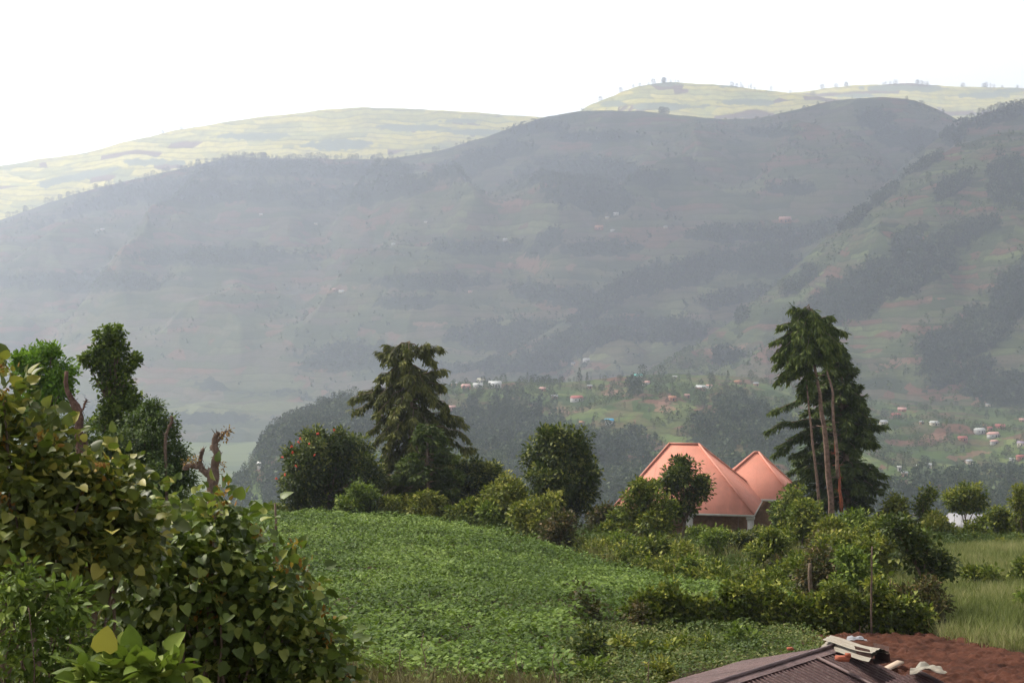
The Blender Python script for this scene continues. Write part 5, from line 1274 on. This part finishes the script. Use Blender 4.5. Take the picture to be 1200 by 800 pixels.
# ================================================================== trees at the left
def at(px, Y): x = P(px, 0, Y)[0]; return (x, Y, g1(x, Y))
woody('bright green leafed tree top at the far left', 'tree', at(48, 48), pc([(30, 430, 18, 14), (50, 428, 22, 18), (70, 440, 16, 16), (38, 455, 22, 16), (60, 465, 20, 16), (45, 480, 18, 14), (25, 420, 9, 7), (62, 412, 7, 6), (76, 450, 8, 12)], 48, 8),
      'leaf_bright', (.115, .060), .10, 321, dens=52, k=8, spread=.16, fresh=.3, name='leafy_tree', up=.6, fork=.8)
woody('tall narrow vine covered tree at the left', 'tree', at(132, 50), pc([(126, 400, 12, 11), (140, 408, 10, 9), (118, 415, 9, 8), (130, 428, 13, 11), (144, 436, 8, 8), (112, 428, 6, 5), (137, 456, 14, 12), (126, 446, 11, 9), (134, 480, 17, 14), (146, 470, 10, 10), (150, 500, 18, 14), (125, 505, 20, 16), (135, 390, 10, 6), (156, 424, 7, 5), (100, 422, 5, 4), (152, 470, 8, 10)], 50, 9, .7),
      'leaf_vine', (.11, .08), .11, 322, dens=46, k=7, spread=.18, fresh=.25, name='vine_covered_tree', subr=(.3, .5), fork=.85)
woody('wide feathery dark green tree below the vine covered tree', 'tree', at(180, 46), pc([(170, 490, 18, 12), (185, 505, 22, 14), (165, 525, 28, 20), (200, 535, 26, 18), (140, 545, 30, 22), (185, 565, 36, 24), (215, 560, 16, 16), (175, 590, 44, 22), (120, 530, 18, 16), (180, 476, 8, 6)], 46, 10),
      'leaf_feather', (.085, .045), .12, 323, dens=90, k=10, spread=.22, fresh=.15, name='feathery_tree', droop=.6, fork=.7)
woody('grey green tree behind the bright green one', 'tree', at(75, 44), pc([(40, 505, 26, 18), (75, 515, 30, 20), (20, 490, 18, 14), (100, 540, 24, 20), (60, 540, 40, 22), (60, 500, 14, 10)], 44, 11),
      'leaf_feather', (.08, .045), .10, 324, dens=80, k=8, spread=.2, fresh=.2, name='feathery_tree', droop=.4, fork=.75)
def snag(name, label, base_px, Y, arms, bark, seed, knots=(), leaf=None):
    r = np.random.default_rng(seed); b = np.array(at(base_px, Y)); root = empty(name, tuple(b)); tag(root, label, 'dead tree')
    first = True
    for pts, r0, r1 in arms:
        pp = []
        for a, c in zip(pts[:-1], pts[1:]):
            a3, c3 = P(a[0], a[1], Y), P(c[0], c[1], Y)
            for q in (0, .5): pp.append(a3 + (c3 - a3) * q + r.normal(size=3) * .03)
        pp.append(P(pts[-1][0], pts[-1][1], Y)); pp = np.array(pp)
        if first: pp = np.vstack([b - [0, 0, .2], pp])
        rad = np.linspace(r0, r1, len(pp)) * r.uniform(.8, 1.25, len(pp))
        g = Geo(); g.tube(pp - b, rad, 8)
        for q in range(26):    # small spines and broken twigs
            k = int(r.integers(1, len(pp) - 1)) if len(pp) > 2 else 0; f = r.random(); c = pp[k] * (1 - f) + pp[min(k + 1, len(pp) - 1)] * f
            d = unit(1, r)[0]; g.tube([c - b, c - b + d * (rad[k] + r.uniform(.02, .12))], [.015, .004], 4)
        for q in range(3):
            k = int(r.integers(0, len(pp))); d = unit(1, r)[0] * rad[k] * .5; g.tube([pp[k] - b - d, pp[k] - b, pp[k] - b + d], [rad[k] * .7, rad[k] * 1.25, rad[k] * .7], 8)
        g.obj('trunk' if first else 'limb', [M[bark]], root, smooth=True); first = False
    if leaf:
        V, Fq, t = crown([(P(px, py, Y), (rx * Y / F,) * 3) for px, py, rx in leaf[0]], leaf[3], 6, leaf[2], leaf[2] * .5, .12, seed=seed, subs=2, droop=.7)
        link(mesh_np('sprig', V - b, Fq, M[leaf[1]], tint=t), 'sprig', root)
snag('dead_tree', 'thorny dead reddish trunk with one side branch at the left', 100, 42, [([(97, 520), (92, 500), (87, 478), (79, 458), (78, 435)], .16, .05), ([(90, 484), (98, 478), (102, 468)], .04, .025)], 'bark_dead', 61)
snag('pollarded_tree', 'gnarled pollarded stump with knobbly arms left of the field', 250, 33, [([(256, 600), (250, 580), (248, 560), (250, 548)], .15, .12), ([(250, 560), (240, 550), (225, 546), (218, 548)], .08, .06), ([(232, 549), (234, 538), (238, 527)], .05, .035),
      ([(250, 552), (254, 540), (251, 525), (250, 514), (256, 508)], .10, .05), ([(251, 520), (262, 508), (270, 504)], .03, .012)], 'bark_grey', 62, leaf=([(266, 506, 5), (258, 545, 3), (252, 575, 7), (225, 540, 4), (244, 590, 8)], 'young_leaf', .06, 40))
snag('bare_branch', 'short bare grey branch tip right of the feathery tree', 200, 45, [([(192, 520), (197, 500), (201, 487)], .05, .03)], 'bark_grey', 63)

# ================================================================== big leaved bushes close to the camera
def near_bush(label, cl, Y, mat, leaf, seed, name='bush', shape='heart', dens=12, k=6, spread=.3, base_px=None, tips=None, fresh=.25, group=None, stemr=.022, subs=8, nst=2, droop=.35, up=.7):
    c = pc(cl, Y, seed, 1.0)
    bp = base_px if base_px is not None else np.mean([q[0] for q in cl])
    x = P(bp, 0, Y)[0]; z0 = g1(x, Y); b = np.array([x, Y, z0])
    r = np.random.default_rng(seed); root = empty(name, tuple(b)); tag(root, label, 'bush', group)
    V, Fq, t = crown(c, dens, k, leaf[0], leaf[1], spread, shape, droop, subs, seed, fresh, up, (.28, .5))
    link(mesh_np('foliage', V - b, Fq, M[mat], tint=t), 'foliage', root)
    tipsP = []
    for cc_, rad in c:
        for q in range(nst):
            e = cc_ + norm(unit(1, r)[0] + [0, -.2, .5]) * np.array(rad) * r.uniform(.85, 1.35)
            m_ = wob(b + [r.uniform(-.35, .35), r.uniform(-.3, .3), -.1], e, 8, .06, r, .12)
            g = Geo(); g.tube(m_ - b, np.linspace(stemr, stemr * .25, 8), 5); tipsP.append(e); g.obj('stem', [M['bark']], root, smooth=True)
    if tips:
        TP = np.array(tipsP + [P(*q) for q in tips])
        n = len(TP); kk = 14
        PP_ = np.repeat(TP, kk, 0) + r.normal(size=(n * kk, 3)) * .025; ax = norm(unit(n * kk, r) + [0, 0, .7]); nr = unit(n * kk, r)
        s_ = r.uniform(.5, 1.2, n * kk) * leaf[0] * .75
        V, Fq = leaf_geo(PP_, ax, nr, s_, s_ * .55, 'leaf')
        link(mesh_np('young_leaves', V - b, Fq, M['young_leaf'], tint=np.repeat(r.random(n * kk), 6)), 'young_leaves', root)
    return root
near_bush('large bush of heart shaped green leaves in the left foreground', [(250, 662, 60, 36), (200, 680, 70, 50), (298, 715, 50, 44), (250, 740, 80, 60), (330, 750, 48, 50), (370, 780, 32, 40), (160, 760, 60, 50), (290, 800, 90, 50), (258, 612, 12, 20)], 10.5, 'leaf_heart', (.058, .055), 401,
          base_px=230, tips=[(345, 640, 10.4), (366, 690, 10.4), (378, 722, 10.4), (300, 625, 10.5), (355, 665, 10.3), (262, 575, 10.4), (385, 750, 10.4), (330, 668, 10.2)], dens=76)
near_bush('tall olive bush with yellowing leaves at the left edge', [(20, 560, 50, 50), (70, 600, 50, 44), (108, 582, 32, 22), (60, 562, 40, 24), (125, 612, 34, 32), (20, 640, 60, 50), (90, 660, 60, 44), (150, 640, 36, 36), (5, 490, 22, 34), (118, 572, 20, 12)], 9.2, 'leaf_olive', (.055, .050), 402,
          base_px=60, tips=[(50, 512, 9), (60, 516, 9), (118, 545, 9), (5, 430, 9)], dens=86, fresh=.32)
near_bush('sprawling olive bush linking the two big leaved bushes', [(180, 636, 40, 22), (215, 652, 40, 24), (150, 700, 50, 40), (100, 740, 50, 40), (200, 618, 20, 10), (235, 632, 20, 12)], 11.3, 'leaf_heart', (.060, .055), 403, base_px=160, tips=[(172, 616, 11), (180, 612, 11), (200, 608, 11)], dens=74, fresh=.2)
near_bush('small leaved bright shrub in the bottom left corner', [(30, 720, 36, 28), (60, 760, 50, 34), (10, 780, 50, 40), (100, 790, 40, 30), (20, 690, 18, 20), (78, 712, 10, 10)], 7.4, 'leaf_vine', (.042, .022), 404, base_px=40, shape='leaf', dens=85, k=8, spread=.13, fresh=.2, stemr=.01)
near_bush('low plant with one large round yellow leaf at the bottom left', [(150, 798, 22, 8), (190, 796, 22, 9), (115, 804, 18, 8)], 6.4, 'leaf_lime', (.07, .055), 405, base_px=160, dens=14, k=3, spread=.14, fresh=.3, nst=1)
r_ = np.random.default_rng(9)
lv = P(122, 762, 6.2); V, Fq = leaf_geo(np.array([lv]), np.array([[.15, -.1, 1.0]]), np.array([[.1, -1, .25]]), np.array([.10]), np.array([.095]), 'heart', .12)
yl = link(mesh_np('yellow_leaf', V - lv, Fq, leafmat('yellow_leaf', (.30, .27, .04), (.36, .32, .05), (.40, .36, .06), .3), tint=[.5] * 6), 'leaf', None, tuple(lv))
yl.parent = bpy.data.objects['bush.004'] if 'bush.004' in bpy.data.objects else None
if yl.parent: yl.location = Vector(lv) - yl.parent.location
# ------------------------------------------------------------------ sky, cloud deck, haze, sun, camera
SUN_EL, SUN_AZ = R(50), R(-58)      # azimuth measured from straight ahead, negative = left
w = bpy.data.worlds.new('World'); sc.world = w; w.use_nodes = True
nt = w.node_tree; nt.nodes.clear()
sky = nt.nodes.new('ShaderNodeTexSky'); sky.sky_type = 'NISHITA'; sky.sun_disc = False
sky.sun_elevation = SUN_EL; sky.sun_rotation = SUN_AZ; sky.altitude = 1900; sky.dust_density = 4.0
hs = nt.nodes.new('ShaderNodeHueSaturation'); hs.inputs['Saturation'].default_value = .25
bg = nt.nodes.new('ShaderNodeBackground'); bg.inputs[1].default_value = .15
wo = nt.nodes.new('ShaderNodeOutputWorld')
nt.links.new(sky.outputs[0], hs.inputs['Color']); wm = nt.nodes.new('ShaderNodeMix'); wm.data_type = 'RGBA'; wm.blend_type = 'MULTIPLY'; wm.inputs[0].default_value = 1; wm.inputs[7].default_value = (1.04, 1.0, .93, 1)
nt.links.new(hs.outputs[0], wm.inputs[6]); nt.links.new(wm.outputs[2], bg.inputs[0]); nt.links.new(bg.outputs[0], wo.inputs[0])

sd = bpy.data.lights.new('sun', 'SUN'); sd.energy = 2.4; sd.angle = R(10); sd.color = (1, .93, .80)
so = bpy.data.objects.new('sun', sd); COL.objects.link(so)
dirv = Vector((math.sin(SUN_AZ) * math.cos(SUN_EL), math.cos(SUN_AZ) * math.cos(SUN_EL), math.sin(SUN_EL)))
so.rotation_euler = (-dirv).to_track_quat('-Z', 'Y').to_euler(); so.location = (0, 0, 60)

# out-of-frame overcast, placed to shade the near valley and leave far hills sunlit
def cloud_mat():
    t = NT('cloud')
    g = t.n('ShaderNodeNewGeometry')
    no = t.n('ShaderNodeTexNoise', {'Vector': g, 'Scale': .0009, 'Detail': 3.0})
    d = t.n('ShaderNodeBsdfDiffuse', {0: (.85, .85, .86, 1)})
    tr = t.n('ShaderNodeBsdfTransparent')
    # opacity cut over the viewpoint, added to brighten the near hill
    gp = t.n('ShaderNodeVectorMath', {0: g, 1: (-1387.0, 867.0, 1980.0)}, operation='DISTANCE')
    nr = t.math('MULTIPLY', t.math('SUBTRACT', gp.outputs['Value'], 900.0), 1 / 1600.0, clamp=True)
    f = t.math('ADD', t.math('MULTIPLY', no, .35), t.math('MULTIPLY_ADD', nr, CLOUD_FAR - CLOUD_NEAR, CLOUD_NEAR))
    gl = t.n('ShaderNodeVectorMath', {0: g, 1: (-2900.0, 3900.0, 1980.0)}, operation='DISTANCE')      # thin place added to brighten the haze at the valley's left end
    lf = t.math('SUBTRACT', 1.0, t.math('MULTIPLY', gl.outputs['Value'], 1 / 2300.0, clamp=True))
    f = t.math('SUBTRACT', f, t.math('MULTIPLY', lf, .62), clamp=True)
    mx = t.t.nodes.new('ShaderNodeMixShader'); t.t.links.new(f.outputs[0], mx.inputs[0])
    t.t.links.new(tr.outputs[0], mx.inputs[1]); t.t.links.new(d.outputs[0], mx.inputs[2])
    return t.surf(mx)
CLOUD_NEAR, CLOUD_FAR = -.11, .46
M['cloud'] = cloud_mat()
cy = np.linspace(-6000, 6300, 70); cx = np.linspace(-9000, 9000, 80)
CX, CY = np.meshgrid(cx, cy)
edge = np.minimum(np.clip((6300 - CY + (fbm(CX / 1500, CX * 0, 0, 3, 3) - .5) * 1200) / 1200, 0, 1), 1)
thick = 60 + 260 * fbm(CX / 900, CY / 900, 0, 3, 71) * edge
Zb = 1950 - thick * .4; Zt = 1960 + thick
nv = CX.size
Vc = np.concatenate([np.stack([CX, CY, Zb], -1).reshape(-1, 3), np.stack([CX, CY, Zt], -1).reshape(-1, 3)])
fb = grid_faces(*CX.shape)
i = np.arange(nv).reshape(CX.shape)
bd = np.concatenate([i[0], i[1:, -1], i[-1, ::-1][1:], i[::-1, 0][1:]])
side = np.stack([bd[:-1], bd[:-1] + nv, bd[1:] + nv, bd[1:]], -1)
tag(link(mesh_np('cloud', Vc, np.concatenate([fb[:, ::-1], fb + nv, side]), M['cloud'], smooth=True), 'cloud'), kind='structure')

def haze():
    t = NT('haze')
    v = t.n('ShaderNodeVolumePrincipled', {'Color': (.74, .81, .98, 1), 'Density': HAZE_D, 'Anisotropy': .35})
    t.t.links.new(v.outputs[0], t.out.inputs['Volume'])
    m = t.m
    try: m.cycles.homogeneous_volume = True
    except Exception: pass
    g = Geo(); g.box((0, 5050, 500), (16400, 12300, 1640))
    tag(g.obj('haze', [m]), kind='stuff')
HAZE_D = 1.85e-4
haze()

cam = bpy.data.cameras.new('camera'); co = bpy.data.objects.new('camera', cam); COL.objects.link(co)
co.location = (0, 0, 0); co.rotation_euler = (R(90), 0, 0)
cam.sensor_width = 36; cam.lens = 36 * F / 1200; cam.shift_y = (HZ - 400) / 1200
cam.clip_start = .3; cam.clip_end = 60000
sc.camera = co
sc.view_settings.view_transform = 'Standard'; sc.view_settings.look = 'None'
sc.view_settings.exposure = 1.72; sc.view_settings.gamma = 1
sc.view_settings.use_curve_mapping = False
sc.render.engine = 'CYCLES'
cy_ = sc.cycles
cy_.max_bounces = 6; cy_.diffuse_bounces = 3; cy_.glossy_bounces = 2; cy_.transmission_bounces = 3; cy_.volume_bounces = 1; cy_.transparent_max_bounces = 12
cy_.use_denoising = True
try: cy_.denoiser = 'OPENIMAGEDENOISE'
except Exception: pass
cy_.use_adaptive_sampling = True; cy_.adaptive_threshold = .02
sc.render.resolution_x = 1024; sc.render.resolution_y = 682
sc.render.film_transparent = False
